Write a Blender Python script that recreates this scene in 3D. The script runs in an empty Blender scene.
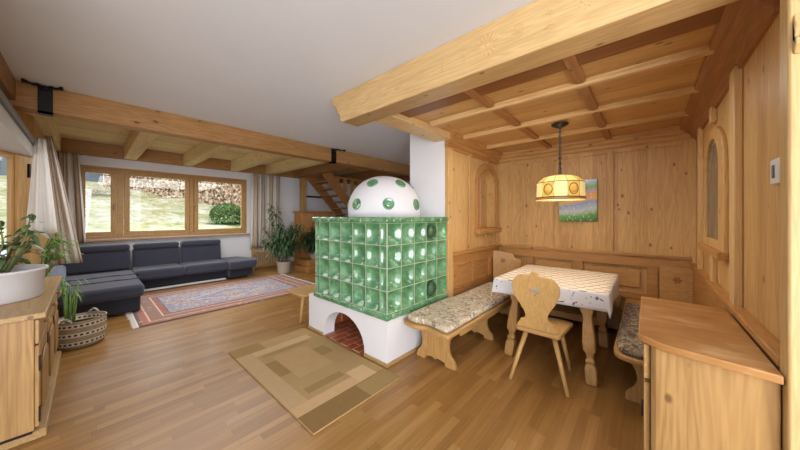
import bpy, bmesh, math, random
from mathutils import Vector, Matrix
random.seed(7)
PI = math.pi
sc = bpy.context.scene
COL = sc.collection

# ------------------------------------------------------------------ materials
def lin(r, g, b, a=1.0):
    f = lambda v: (v/255/12.92) if v/255 <= 0.04045 else ((v/255+0.055)/1.055)**2.4
    return (f(r), f(g), f(b), a)

class NT:
    def __init__(s, name):
        s.m = bpy.data.materials.new(name); s.m.use_nodes = True
        s.t = s.m.node_tree; s.b = s.t.nodes['Principled BSDF']; s.out = s.t.nodes['Material Output']
        s.tc = s.t.nodes.new('ShaderNodeTexCoord')
    def n(s, typ, ins=None, **props):
        nd = s.t.nodes.new('ShaderNode'+typ)
        for k, v in props.items(): setattr(nd, k, v)
        for k, v in (ins or {}).items(): s.set(nd.inputs[k], v)
        return nd
    def set(s, sock, v):
        if isinstance(v, bpy.types.NodeSocket): s.t.links.new(v, sock)
        else: sock.default_value = v
    def math(s, op, a, b=0.0, c=None, clamp=False):
        nd = s.t.nodes.new('ShaderNodeMath'); nd.operation = op; nd.use_clamp = clamp
        s.set(nd.inputs[0], a); s.set(nd.inputs[1], b)
        if c is not None: s.set(nd.inputs[2], c)
        return nd.outputs[0]
    def mix(s, fac, a, b, blend='MIX'):
        nd = s.t.nodes.new('ShaderNodeMix'); nd.data_type = 'RGBA'; nd.blend_type = blend
        s.set(nd.inputs[0], fac); s.set(nd.inputs[6], a); s.set(nd.inputs[7], b)
        return nd.outputs[2]
    def ramp(s, fac, stops, interp='LINEAR'):
        nd = s.t.nodes.new('ShaderNodeValToRGB'); cr = nd.color_ramp; cr.interpolation = interp
        while len(cr.elements) < len(stops): cr.elements.new(0.5)
        for e, (p, c) in zip(cr.elements, stops):
            e.position = p; e.color = c if hasattr(c, '__len__') else (c, c, c, 1)
        s.set(nd.inputs[0], fac); return nd.outputs[0]
    def noise(s, vec, scale, detail=3.0, rough=0.5, dist=0.0, dims='3D'):
        nd = s.n('TexNoise', {'Scale': scale, 'Detail': detail, 'Roughness': rough, 'Distortion': dist}, noise_dimensions=dims)
        s.set(nd.inputs['Vector'], vec); return nd.outputs[0]
    def map(s, vec, scale=(1,1,1), loc=(0,0,0), rot=(0,0,0)):
        nd = s.n('Mapping', {'Scale': scale, 'Location': loc, 'Rotation': rot}); s.set(nd.inputs[0], vec); return nd.outputs[0]
    def sep(s, vec):
        nd = s.n('SeparateXYZ'); s.set(nd.inputs[0], vec); return nd.outputs
    def comb(s, x, y, z=0.0):
        nd = s.n('CombineXYZ', {0: x, 1: y, 2: z}); return nd.outputs[0]
    def bump(s, h, strength=0.3, dist=0.01):
        nd = s.n('Bump', {'Strength': strength, 'Distance': dist, 'Height': h}); s.set(s.b.inputs['Normal'], nd.outputs[0])
    def fin(s, color=None, rough=0.5, spec=0.5, **kw):
        if color is not None: s.set(s.b.inputs['Base Color'], color)
        s.set(s.b.inputs['Roughness'], rough); s.set(s.b.inputs['Specular IOR Level'], spec)
        for k, v in kw.items(): s.set(s.b.inputs[k.replace('_', ' ')], v)
        return s.m
    @property
    def P(s): return s.tc.outputs['Object']
    @property
    def UV(s): return s.tc.outputs['UV']

def plain(name, rgb, rough=0.5, spec=0.5, var=0.06, nscale=6, **kw):
    k = NT(name); c = lin(*rgb)
    d = tuple(x*(1-var*2) for x in c[:3])+(1,)
    return k.fin(k.ramp(k.noise(k.P, nscale, 4), [(0.3, d), (0.7, c)]), rough, spec, **kw)

def pine(name, light, dark, axis='Z', board=0.13, bw='', knots=1.0, rough=0.42, var=0.16, knot_rgb=(92, 56, 28), grain=1.0):
    """softwood: grain along axis, glued boards across, scattered knots"""
    k = NT(name)
    soft = lambda c: tuple(min(255, (v*0.90+(0.3*c[0]+0.59*c[1]+0.11*c[2])*0.10)*q) for v, q in zip(c, (1.0, 1.0, 0.95)))
    light, dark = soft(light), soft(dark); dark = tuple(v*0.96 for v in dark)
    sc_ = {'X': (0.55, 9, 9), 'Y': (9, 0.55, 9), 'Z': (9, 9, 0.55)}[axis]
    v = k.map(k.P, sc_)
    n1 = k.noise(v, 1.6*grain, 3, 0.55, 0.5)
    n2 = k.noise(k.map(k.P, tuple(a*5 for a in sc_)), 1.3, 2, 0.6)
    rings = k.math('FRACT', k.math('MULTIPLY', n1, 9.0))
    tri = k.math('ABSOLUTE', k.math('SUBTRACT', k.math('MULTIPLY', rings, 2.0), 1.0))
    g = k.math('ADD', k.math('MULTIPLY', tri, 0.35), k.math('MULTIPLY', n2, 0.45))
    big = k.noise(k.map(k.P, {'X': (0.4, 2.2, 2.2), 'Y': (2.2, 0.4, 2.2), 'Z': (2.2, 2.2, 0.4)}[axis]), 1.0, 2)
    g = k.math('ADD', g, k.math('MULTIPLY', k.math('SUBTRACT', big, 0.5), 0.5), clamp=True)
    if bw:
        o = k.sep(k.P)['XYZ'.index(bw)]
        idx = k.math('FLOOR', k.math('DIVIDE', o, board))
        wn = k.n('TexWhiteNoise', {'W': idx}, noise_dimensions='1D').outputs[0]
        g = k.math('ADD', g, k.math('MULTIPLY', k.math('SUBTRACT', wn, 0.5), var*2), clamp=True)
    col = k.ramp(g, [(0.12, lin(*light)), (0.85, lin(*dark))])
    if knots:
        kv = k.map(k.P, {'X': (0.6, 1, 1), 'Y': (1, 0.6, 1), 'Z': (1, 1, 0.6)}[axis])
        vo = k.n('TexVoronoi', {'Scale': 8.4}); k.set(vo.inputs['Vector'], kv)
        on = k.math('GREATER_THAN', k.sep(vo.outputs['Color'])[0], 1-0.9*knots)
        rad = k.math('MULTIPLY', k.sep(vo.outputs['Color'])[1], 0.05)
        dd = k.math('SUBTRACT', vo.outputs['Distance'], rad)
        kn = k.math('MULTIPLY', k.ramp(dd, [(0.05, 1.0), (0.11, 0.0)]), on)
        col = k.mix(k.math('MULTIPLY', kn, 0.72), col, lin(*knot_rgb))
    k.bump(g, 0.08, 0.004)
    return k.fin(col, rough, 0.4)

M = {}
M['pine_z']   = pine('pine_upright', (219, 177, 120), (186, 136, 80), 'Z', 0.14, 'Y', 1.0)
M['pine_zx']  = pine('pine_upright_side', (217, 174, 115), (184, 133, 76), 'Z', 0.14, 'X', 1.0)
M['pine_x']   = pine('pine_lengthwise', (211, 165, 105), (178, 126, 70), 'X', knots=0.55)
M['pine_y']   = pine('pine_crosswise', (214, 168, 108), (182, 130, 74), 'Y', knots=0.55)
M['pine_red'] = pine('pine_warm_band_x', (198, 142, 82), (160, 103, 54), 'X', knots=0.4)
M['pine_redy']= pine('pine_warm_band_y', (205, 154, 96), (170, 114, 62), 'Y', knots=0.4)
M['coffer']   = pine('pine_coffer', (212, 164, 104), (180, 126, 70), 'Y', 0.16, 'X', 0.9)
M['rib']      = pine('pine_rib', (226, 186, 132), (200, 152, 96), 'Y', knots=0.1)
M['rib_dark'] = pine('pine_rib_dark', (176, 116, 68), (140, 86, 46), 'X', knots=0.1)
M['header']   = pine('pine_header', (224, 188, 136), (194, 152, 100), 'Y', knots=0.6)
M['post']     = pine('pine_post', (212, 176, 122), (186, 146, 94), 'Z', knots=0.3)
M['beam']     = pine('aged_beam', (186, 136, 82), (138, 90, 46), 'X', knots=0.6, rough=0.55, knot_rgb=(70, 44, 24))
M['beam_y']   = pine('aged_beam_cross', (168, 120, 74), (126, 84, 46), 'Y', knots=0.5, rough=0.55)
M['joist']    = pine('pale_joist', (228, 206, 156), (196, 164, 112), 'Y', knots=0.5, rough=0.95)
M['plank']    = pine('ceiling_plank', (228, 204, 156), (190, 158, 110), 'X', 0.16, 'Y', 0.6, rough=0.95)
M['winwood']  = pine('window_wood', (202, 156, 98), (168, 120, 68), 'X', knots=0.0)
M['winwood_z']= pine('window_wood_z', (202, 156, 98), (168, 120, 68), 'Z', knots=0.0)
M['stairwood']= pine('stair_wood', (192, 132, 74), (150, 94, 48), 'X', knots=0.3)
M['stair_z']  = pine('stair_wood_z', (200, 142, 82), (158, 102, 52), 'Z', knots=0.3)
M['furn_z']   = pine('furniture_pine_z', (190, 148, 94), (148, 104, 58), 'Z', knots=0.8, grain=0.55)
M['furn_x']   = pine('furniture_pine_x', (208, 164, 106), (172, 122, 68), 'X', knots=0.5)
M['furn_y']   = pine('furniture_pine_y', (194, 158, 110), (160, 120, 74), 'Y', knots=0.4)
M['beech']    = pine('chair_wood', (214, 170, 108), (190, 142, 82), 'Z', knots=0.08)
M['beech_x']  = pine('bench_wood', (206, 160, 100), (174, 124, 70), 'X', knots=0.25)
M['beech_z']  = pine('bench_leg_wood', (204, 158, 98), (174, 124, 68), 'Z', knots=0.3)
M['white']    = plain('white_plaster', (232, 232, 236), 0.85, 0.2, 0.015, 3)
M['ceil']     = plain('ceiling_plaster', (222, 227, 236), 0.9, 0.2, 0.02, 1.5)
M['lintel']   = plain('white_lintel', (205, 203, 200), 0.8, 0.2, 0.02)
M['grey']     = plain('grey_rail', (120, 118, 116), 0.6)
M['iron']     = plain('black_iron', (38, 34, 36), 0.45, 0.5, 0.15, 30, Metallic=0.6)
M['chrome']   = plain('brushed_metal', (190, 190, 192), 0.3, 0.5, 0.03, 10, Metallic=0.9)
M['plastic']  = plain('white_plastic', (228, 228, 230), 0.4)
M['tub']      = plain('white_tub', (222, 221, 224), 0.45, 0.4, 0.01)
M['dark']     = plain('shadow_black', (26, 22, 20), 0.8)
M['soil']     = plain('potting_soil', (58, 42, 30), 0.95, 0.1, 0.3, 40)

def floor_mat():
    k = NT('oak_strip_parquet'); o = k.sep(k.P)
    row = k.math('FLOOR', k.math('DIVIDE', o[1], 0.062))
    wr = k.n('TexWhiteNoise', {'W': row}, noise_dimensions='1D').outputs[0]
    xs = k.math('ADD', k.math('DIVIDE', o[0], 0.62), k.math('MULTIPLY', wr, 7.3))
    idx = k.math('FLOOR', xs)
    wn = k.n('TexWhiteNoise', {'Vector': k.comb(row, idx)}, noise_dimensions='2D').outputs[0]
    gr = k.noise(k.map(k.P, (1.2, 26, 1)), 1.5, 4, 0.6, 0.3)
    shade = k.math('ADD', k.math('MULTIPLY', wn, 0.42), k.math('MULTIPLY', gr, 0.62))
    col = k.ramp(shade, [(0.1, lin(122, 84, 40)), (0.5, lin(152, 110, 58)), (0.9, lin(178, 136, 82))])
    fx = k.math('FRACT', xs); fy = k.math('FRACT', k.math('DIVIDE', o[1], 0.062))
    gap = k.math('ADD', k.math('LESS_THAN', fx, 0.004), k.math('LESS_THAN', fy, 0.025), clamp=True)
    col = k.mix(k.math('MULTIPLY', gap, 0.4), col, lin(88, 56, 28))
    k.bump(k.math('ADD', k.math('MULTIPLY', gr, 0.3), k.math('MULTIPLY', gap, -1.0)), 0.06, 0.003)
    r = k.math('ADD', 0.24, k.math('MULTIPLY', k.noise(k.P, 2.2, 3), 0.14))
    return k.fin(col, r, 0.5)
M['floor'] = floor_mat()

def glaze_mat():
    k = NT('green_glaze')
    n = k.noise(k.P, 9, 4, 0.6); n2 = k.noise(k.P, 40, 2)
    f = k.math('ADD', k.math('MULTIPLY', n, 0.75), k.math('MULTIPLY', n2, 0.25))
    col = k.ramp(f, [(0.3, lin(58, 112, 72)), (0.5, lin(92, 146, 102)), (0.7, lin(138, 182, 142))])
    return k.fin(col, 0.16, 0.6, Coat_Weight=0.6, Coat_Roughness=0.08)
M['glaze'] = glaze_mat()
M['grout'] = plain('tile_grout', (186, 198, 174), 0.8)
M['glaze_dk'] = plain('dark_green_glaze', (84, 122, 88), 0.22, 0.6, 0.2, 25)

def brick_mat():
    k = NT('hearth_tile')
    b = k.n('TexBrick', {'Color1': lin(176, 92, 58), 'Color2': lin(140, 62, 38), 'Mortar': lin(214, 184, 156), 'Scale': 1.0,
                         'Mortar Size': 0.007, 'Brick Width': 0.21, 'Row Height': 0.105, 'Bias': 0.0})
    k.set(b.inputs['Vector'], k.map(k.P, (1, 1, 1)))
    return k.fin(k.mix(0.35, b.outputs[0], k.ramp(k.noise(k.P, 12, 4), [(0.3, lin(120, 52, 32)), (0.7, lin(200, 112, 74))])), 0.35, 0.4)
M['brick'] = brick_mat()

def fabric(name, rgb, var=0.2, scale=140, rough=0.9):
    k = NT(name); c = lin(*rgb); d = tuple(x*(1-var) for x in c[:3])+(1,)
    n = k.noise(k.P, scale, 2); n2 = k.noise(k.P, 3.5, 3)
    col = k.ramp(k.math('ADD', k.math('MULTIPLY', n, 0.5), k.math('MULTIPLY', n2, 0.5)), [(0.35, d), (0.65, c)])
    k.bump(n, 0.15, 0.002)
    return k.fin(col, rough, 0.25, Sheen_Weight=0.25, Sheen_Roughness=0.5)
M['sofa'] = fabric('navy_upholstery', (64, 66, 80), 0.18)
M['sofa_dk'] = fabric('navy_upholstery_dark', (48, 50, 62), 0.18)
M['sofa_lt'] = fabric('blue_grey_arm', (112, 122, 150), 0.15)

def floral(name, base, inks, scale, base2=None):
    k = NT(name); col = lin(*base)
    if base2: col = k.ramp(k.noise(k.P, 20, 3), [(0.35, lin(*base)), (0.65, lin(*base2))])
    for i, (rgb, s, th, dist) in enumerate(inks):
        n = k.noise(k.map(k.P, (1, 1, 1), (i*3.7, i*1.9, 0)), scale*s, 3, 0.6, dist)
        col = k.mix(k.ramp(n, [(th, 0.0), (th+0.03, 1.0)]), col, lin(*rgb))
    k.bump(k.noise(k.P, 160, 2), 0.1, 0.002)
    return k.fin(col, 0.92, 0.15)
M['cushion'] = floral('floral_cushion', (214, 202, 180), [((146, 130, 108), 1.0, 0.57, 1.6), ((112, 114, 122), 1.3, 0.6, 1.2), ((150, 104, 90), 0.9, 0.67, 0.8), ((234, 228, 216), 1.2, 0.58, 1.0)], 15, (192, 176, 148))
M['cushion_w']= floral('white_floral_side', (226, 222, 216), [((150, 146, 150), 1.0, 0.6, 2.0)], 16)
M['fur'] = floral('woven_grey_cushion', (170, 156, 136), [((98, 84, 70), 1.0, 0.5, 1.0), ((190, 180, 164), 1.4, 0.6, 0.8)], 26, (120, 104, 86))

def cloth_mat():
    k = NT('printed_tablecloth'); o = k.sep(k.P)
    # small slanting dashes on the top, bunches of flowers on a white hem
    u = k.math('ADD', o[0], k.math('MULTIPLY', o[1], 0.35)); v = o[1]
    row = k.math('FLOOR', k.math('DIVIDE', u, 0.075))
    vv = k.math('ADD', k.math('DIVIDE', v, 0.13), k.math('MULTIPLY', row, 0.37))
    fu = k.math('FRACT', k.math('DIVIDE', u, 0.075)); fv = k.math('FRACT', vv)
    dash = k.math('MULTIPLY', k.math('LESS_THAN', k.math('ABSOLUTE', k.math('SUBTRACT', fu, 0.5)), 0.12),
                  k.math('LESS_THAN', k.math('ABSOLUTE', k.math('SUBTRACT', fv, 0.5)), 0.27))
    pick = k.n('TexWhiteNoise', {'Vector': k.comb(row, k.math('FLOOR', vv))}, noise_dimensions='2D').outputs[0]
    ink = k.ramp(pick, [(0.0, lin(84, 78, 84)), (0.45, lin(150, 100, 88)), (0.8, lin(110, 106, 80))], 'CONSTANT')
    top = k.mix(k.math('MULTIPLY', dash, 0.95), lin(248, 238, 222), ink)
    fl = k.noise(k.P, 17, 2, 0.5, 0.9); fl2 = k.noise(k.map(k.P, (1,1,1), (5, 2, 1)), 13, 2, 0.5, 0.6)
    hem = k.mix(k.ramp(fl, [(0.64, 0.0), (0.66, 1.0)]), lin(226, 226, 232), lin(86, 96, 124))
    hem = k.mix(k.ramp(fl2, [(0.69, 0.0), (0.71, 1.0)]), hem, lin(186, 82, 92))
    nz = k.sep(k.n('NewGeometry').outputs['Normal'])[2]
    col = k.mix(k.ramp(k.math('ABSOLUTE', nz), [(0.55, 0.0), (0.8, 1.0)]), hem, top)
    return k.fin(col, 0.85, 0.2)
M['cloth'] = cloth_mat()

def rug_persian():
    k = NT('persian_rug_pile'); o = k.sep(k.P)   # local: x 0..L, y 0..W
    L, W = 2.74, 1.92
    dx = k.math('MINIMUM', o[0], k.math('SUBTRACT', L, o[0])); dy = k.math('MINIMUM', o[1], k.math('SUBTRACT', W, o[1]))
    e = k.math('MINIMUM', dx, dy)
    m1 = k.noise(k.P, 15, 3, 0.6, 1.2); m2 = k.noise(k.map(k.P, (1,1,1), (4, 7, 0)), 24, 2, 0.6, 0.8)
    vo = k.n('TexVoronoi', {'Scale': 11.0}, feature='F1'); k.set(vo.inputs['Vector'], k.P)
    # medallion field
    cx = k.math('ABSOLUTE', k.math('DIVIDE', k.math('SUBTRACT', o[0], L/2), 0.95)); cy = k.math('ABSOLUTE', k.math('DIVIDE', k.math('SUBTRACT', o[1], W/2), 0.52))
    md = k.math('ADD', k.math('ADD', cx, cy), k.math('MULTIPLY', k.math('SUBTRACT', m1, 0.5), 0.45))
    field = k.ramp(md, [(0.0, lin(186, 152, 132)), (0.25, lin(116, 128, 160)), (0.6, lin(160, 166, 184)), (0.82, lin(72, 70, 98)), (0.88, lin(186, 150, 132)), (1.0, lin(136, 136, 160))], 'CONSTANT')
    field = k.mix(k.ramp(m2, [(0.56, 0.0), (0.6, 1.0)]), field, lin(206, 184, 160))
    field = k.mix(k.ramp(m1, [(0.62, 0.0), (0.65, 1.0)]), field, lin(84, 92, 130))
    bord = k.ramp(e, [(0.0, lin(92, 70, 78)), (0.035, lin(168, 98, 84)), (0.11, lin(216, 190, 166)), (0.13, lin(140, 104, 92)), (0.27, lin(216, 190, 166)), (0.29, lin(150, 84, 74)), (0.36, lin(74, 74, 104))], 'CONSTANT')
    bord = k.mix(k.ramp(vo.outputs['Distance'], [(0.22, 1.0), (0.3, 0.0)]), bord, k.ramp(k.sep(vo.outputs['Color'])[0], [(0, lin(190, 164, 140)), (0.5, lin(104, 108, 138)), (0.8, lin(176, 122, 98))], 'CONSTANT'))
    col = k.mix(k.math('LESS_THAN', e, 0.38), field, bord)
    col = k.mix(0.22, col, lin(190, 172, 160))
    k.bump(k.noise(k.P, 200, 2), 0.2, 0.003)
    return k.fin(col, 0.95, 0.1)
M['persian'] = rug_persian()

def rug_beige():
    k = NT('beige_rug_pile'); o = k.sep(k.P)   # local x 0..0.87, y 0..1.66 (y=0 is the end toward the table)
    def rect(x0, x1, y0, y1):
        a = k.math('MULTIPLY', k.math('GREATER_THAN', o[0], x0), k.math('LESS_THAN', o[0], x1))
        return k.math('MULTIPLY', a, k.math('MULTIPLY', k.math('GREATER_THAN', o[1], y0), k.math('LESS_THAN', o[1], y1)))
    col = lin(194, 168, 120)
    for (x0, x1, y0, y1, rgb) in [
        (0, .87, 1.45, 1.7, (170, 140, 90)), (.30, .9, 1.45, 1.7, (196, 170, 118)),
        (.14, .87, 1.33, 1.45, (216, 198, 158)), (.0, .15, .22, 1.45, (204, 186, 148)),
        (.0, .87, 0, .21, (138, 104, 60)), (.52, .9, 0, .2, (176, 146, 94)),
        (.0, .60, .21, .33, (216, 196, 152)), (.58, .78, .21, .42, (220, 202, 162)),
        (.15, .26, .80, 1.12, (164, 132, 82)), (.20, .70, 1.25, 1.31, (172, 142, 92)),
        (.62, .76, .86, 1.06, (166, 136, 84)), (.20, .56, .40, .49, (164, 132, 82)),
        (.26, .62, .66, 1.2, (200, 174, 124)), (.78, .9, .3, 1.45, (190, 162, 110))]:
        rgb = tuple(v+(m-v)*0.35 for v, m in zip(rgb, (202, 178, 132)))
        col = k.mix(rect(x0, x1, y0, y1), col, lin(*rgb))
    n = k.noise(k.P, 28, 4, 0.7); n2 = k.noise(k.P, 7, 3)
    col = k.mix(0.5, col, k.ramp(k.math('ADD', k.math('MULTIPLY', n, 0.6), k.math('MULTIPLY', n2, 0.4)), [(0.3, lin(120, 110, 100)), (0.7, lin(136, 136, 136))]), 'OVERLAY')
    k.bump(n, 0.4, 0.004)
    return k.fin(col, 0.95, 0.1)
M['beige'] = rug_beige()

def curtain_mat():
    k = NT('striped_curtain'); u = k.sep(k.UV)[0]
    f = k.math('FRACT', k.math('MULTIPLY', u, 4.0))
    col = k.ramp(f, [(0.0, lin(222, 218, 214)), (0.30, lin(128, 116, 110)), (0.37, lin(186, 160, 130)), (0.60, lin(120, 110, 108)), (0.67, lin(226, 222, 218)), (0.84, lin(196, 176, 150)), (0.93, lin(222, 218, 214))], 'CONSTANT')
    return k.fin(k.mix(0.25, col, k.ramp(k.noise(k.P, 90, 2), [(0.3, lin(110, 105, 100)), (0.7, lin(220, 216, 212))])), 0.9, 0.1)
M['curtain'] = curtain_mat()
M['curtain_w'] = fabric('cream_curtain', (232, 227, 222), 0.06, 90)

def leaf(name, a, b):
    k = NT(name)
    col = k.ramp(k.noise(k.P, 14, 2), [(0.3, lin(*a)), (0.7, lin(*b))])
    return k.fin(col, 0.42, 0.4)
M['leaf_dk'] = leaf('bamboo_leaf', (40, 66, 40), (86, 116, 72))
M['leaf_dk2'] = leaf('dark_leaf', (30, 52, 34), (62, 92, 54))
M['leaf_lt'] = leaf('palm_leaf', (88, 134, 58), (150, 184, 100))
M['leaf_pot'] = leaf('schefflera_leaf', (52, 80, 46), (120, 146, 92))
M['stem'] = plain('plant_stem', (120, 128, 76), 0.6)
M['cane'] = plain('plant_cane', (122, 106, 76), 0.7)
M['shrub'] = leaf('shrub_leaf', (116, 152, 84), (182, 206, 146))
M['hedge'] = leaf('beech_hedge_leaf', (138, 112, 88), (206, 184, 156))
M['drybush'] = leaf('dry_grass_blade', (176, 158, 120), (216, 202, 168))

def wicker(name, a, b, s=1.0):
    k = NT(name); o = k.sep(k.P)
    ang = k.math('MULTIPLY', k.math('ARCTAN2', o[1], o[0]), 9.0*s)
    w = k.math('SINE', k.math('MULTIPLY', ang, 2.0)); z = k.math('SINE', k.math('MULTIPLY', o[2], 180.0))
    f = k.math('MULTIPLY', w, z)
    k.bump(f, 0.6, 0.006)
    return k.fin(k.ramp(k.math('ADD', k.math('MULTIPLY', f, 0.4), 0.5), [(0.2, lin(*a)), (0.8, lin(*b))]), 0.8, 0.2)
M['wicker'] = wicker('white_wicker', (150, 138, 122), (214, 204, 190))

def basket_mat():
    k = NT('woven_basket'); o = k.sep(k.P)
    ang = k.math('MULTIPLY', k.math('ARCTAN2', o[1], o[0]), 1/(2*PI))
    band = k.math('FRACT', k.math('DIVIDE', o[2], 0.096))
    inb = k.math('MULTIPLY', k.math('GREATER_THAN', band, 0.42), k.math('LESS_THAN', band, 0.9))
    blk = k.math('MULTIPLY', k.math('GREATER_THAN', k.math('FRACT', k.math('MULTIPLY', ang, 30.0)), 0.45),
                 k.math('MULTIPLY', k.math('GREATER_THAN', band, 0.56), k.math('LESS_THAN', band, 0.76)))
    tw = k.noise(k.map(k.P, (40, 40, 160)), 1.0, 2)
    base = k.ramp(tw, [(0.3, lin(150, 132, 106)), (0.7, lin(186, 170, 144))])
    col = k.mix(inb, base, lin(222, 212, 194)); col = k.mix(blk, col, lin(70, 58, 50))
    k.bump(k.math('SINE', k.math('MULTIPLY', o[2], 400.0)), 0.5, 0.004)
    return k.fin(col, 0.85, 0.15)
M['basket'] = basket_mat()

def glass_mat(name, tint=(0.95, 0.97, 0.97, 1), refl=0.06, rough=0.0):
    k = NT(name)
    tr = k.n('BsdfTransparent', {'Color': tint}); gl = k.n('BsdfGlossy', {'Roughness': rough, 'Color': (1, 1, 1, 1)})
    mx = k.n('MixShader', {0: refl, 1: tr.outputs[0], 2: gl.outputs[0]})
    k.t.links.new(mx.outputs[0], k.out.inputs['Surface']); return k.m
M['glass'] = glass_mat('window_glass')

def leaded_mat():
    k = NT('leaded_glass'); o = k.sep(k.P)
    n = k.noise(k.P, 9, 3)
    vo = k.n('TexVoronoi', {'Scale': 9.0}, feature='DISTANCE_TO_EDGE'); k.set(vo.inputs['Vector'], k.P)
    ln = k.math('LESS_THAN', vo.outputs['Distance'], 0.05)
    col = k.mix(ln, k.ramp(n, [(0.3, lin(84, 84, 82)), (0.6, lin(134, 132, 122)), (0.8, lin(160, 140, 96))]), lin(40, 38, 38))
    return k.fin(col, 0.15, 0.6)
M['leaded'] = leaded_mat()

def shade_mat(name, rgb, strength, ring=False):
    k = NT(name); c = lin(*rgb)
    n = k.noise(k.P, 14, 3)
    col = k.ramp(n, [(0.3, tuple(x*0.75 for x in c[:3])+(1,)), (0.7, c)])
    k.set(k.b.inputs['Emission Color'], col); k.set(k.b.inputs['Emission Strength'], strength)
    return k.fin(col, 0.2, 0.5)
M['shade'] = shade_mat('amber_lamp_glass', (232, 190, 96), 0.30)
M['shade_lt'] = shade_mat('cream_lamp_glass', (246, 222, 150), 0.42)
M['shade_med'] = shade_mat('amber_medallion', (232, 178, 84), 0.28)
M['bulb'] = shade_mat('lit_bulb', (255, 240, 205), 6.0)
M['bronze'] = plain('dark_bronze', (62, 52, 44), 0.45, 0.5, 0.15, 30, Metallic=0.5)

def painting_mat():
    k = NT('painted_landscape'); o = k.sep(k.P)   # local y 0..0.45 (0 = viewer's right), z 0..0.57
    n = k.noise(k.P, 7, 3, 0.5, 0.4); n2 = k.noise(k.P, 36, 2)
    z = k.math('ADD', k.math('DIVIDE', o[2], 0.57), k.math('MULTIPLY', k.math('SUBTRACT', n, 0.5), 0.14))
    z = k.math('ADD', z, k.math('MULTIPLY', k.math('SUBTRACT', o[1], 0.22), 0.25))
    col = k.ramp(z, [(0.0, lin(64, 124, 74)), (0.14, lin(110, 172, 84)), (0.26, lin(196, 208, 214)), (0.42, lin(150, 170, 206)), (0.5, lin(236, 188, 112)), (0.62, lin(236, 176, 110)), (0.68, lin(198, 172, 206)), (0.8, lin(140, 196, 92)), (0.88, lin(160, 206, 230)), (0.97, lin(236, 240, 244))])
    col = k.mix(k.math('MULTIPLY', k.ramp(n2, [(0.6, 0.0), (0.64, 1.0)]), 0.6), col, lin(226, 214, 226))
    return k.fin(col, 0.6, 0.3)
M['painting'] = painting_mat()

def counter_mat():
    k = NT('worn_counter_top')
    g = k.noise(k.map(k.P, (4, 0.8, 4)), 3, 4, 0.6, 0.4); w = k.noise(k.P, 4, 4)
    col = k.ramp(k.math('ADD', k.math('MULTIPLY', g, 0.5), k.math('MULTIPLY', w, 0.5)), [(0.32, lin(138, 94, 50)), (0.46, lin(168, 118, 66)), (0.56, lin(182, 134, 82)), (0.68, lin(214, 178, 132))])
    return k.fin(col, 0.32, 0.5)
M['counter'] = counter_mat()

def lawn_mat():
    k = NT('winter_lawn')
    n = k.noise(k.P, 1.1, 5, 0.7); n2 = k.noise(k.P, 5, 5, 0.8)
    f = k.math('ADD', k.math('MULTIPLY', n, 0.45), k.math('MULTIPLY', n2, 0.55))
    col = k.ramp(f, [(0.36, lin(122, 134, 76)), (0.45, lin(176, 174, 124)), (0.52, lin(206, 198, 166)), (0.6, lin(232, 230, 216))])
    k.bump(n2, 0.6, 0.05)
    return k.fin(col, 0.95, 0.1)
M['lawn'] = lawn_mat()
M['shed'] = plain('grey_timber', (120, 128, 138), 0.8, 0.2, 0.15, 3)

# ------------------------------------------------------------------ geometry helpers
def nb(): return bmesh.new()
WL = {}
def obj(name, bm, mat, parent=None, bevel=0.0, seg=2, smooth=False, solid=0.0):
    me = bpy.data.meshes.new(name)
    bmesh.ops.recalc_face_normals(bm, faces=bm.faces[:])
    bm.to_mesh(me); bm.free()
    o = bpy.data.objects.new(name, me); COL.objects.link(o)
    for m in (mat if isinstance(mat, (list, tuple)) else [mat]): me.materials.append(m)
    if parent is not None:
        w = WL[parent.name]; me.transform(Matrix.Translation(-Vector(w))); o.parent = parent; WL[o.name] = w
    else: WL[o.name] = (0, 0, 0)
    if smooth:
        for p in me.polygons: p.use_smooth = True
    if solid:
        s = o.modifiers.new('solid', 'SOLIDIFY'); s.thickness = solid; s.offset = 0
    if bevel:
        b = o.modifiers.new('bevel', 'BEVEL'); b.width = bevel; b.segments = seg; b.limit_method = 'ANGLE'; b.angle_limit = 0.6
        if seg > 1:
            for p in me.polygons: p.use_smooth = True
            try:
                me.set_sharp_from_angle(angle=0.8)
            except Exception: pass
            b.harden_normals = False
    return o
def pivot(o, loc):
    """move a top-level mesh's origin to loc, geometry stays"""
    o.data.transform(Matrix.Translation(-Vector(loc))); o.location = loc; WL[o.name] = loc; return o
def thing(name, label, cat, loc, group=None):
    o = bpy.data.objects.new(name, None); COL.objects.link(o); o.location = loc; o.empty_display_size = 0.1
    WL[o.name] = tuple(loc); o['label'] = label; o['category'] = cat
    if group: o['group'] = group
    return o
def tag(o, label, cat, group=None, kind=None):
    o['label'] = label; o['category'] = cat
    if group: o['group'] = group
    if kind: o['kind'] = kind
    return o
def struct(name, bm, mat, parent=None, bevel=0.0, **kw):
    o = obj(name, bm, mat, parent, bevel, **kw)
    if parent is None: o['kind'] = 'structure'
    return o
def bx(bm, x0, x1, y0, y1, z0, z1, mi=0, M4=None):
    vs = [bm.verts.new(p) for p in [(x0,y0,z0),(x1,y0,z0),(x1,y1,z0),(x0,y1,z0),(x0,y0,z1),(x1,y0,z1),(x1,y1,z1),(x0,y1,z1)]]
    for f in [(0,3,2,1),(4,5,6,7),(0,1,5,4),(1,2,6,5),(2,3,7,6),(3,0,4,7)]:
        fc = bm.faces.new([vs[i] for i in f]); fc.material_index = mi
    if M4 is not None: bmesh.ops.transform(bm, matrix=M4, verts=vs)
    return bm
def box(*a, **k): return bx(nb(), *a, **k)
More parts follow.
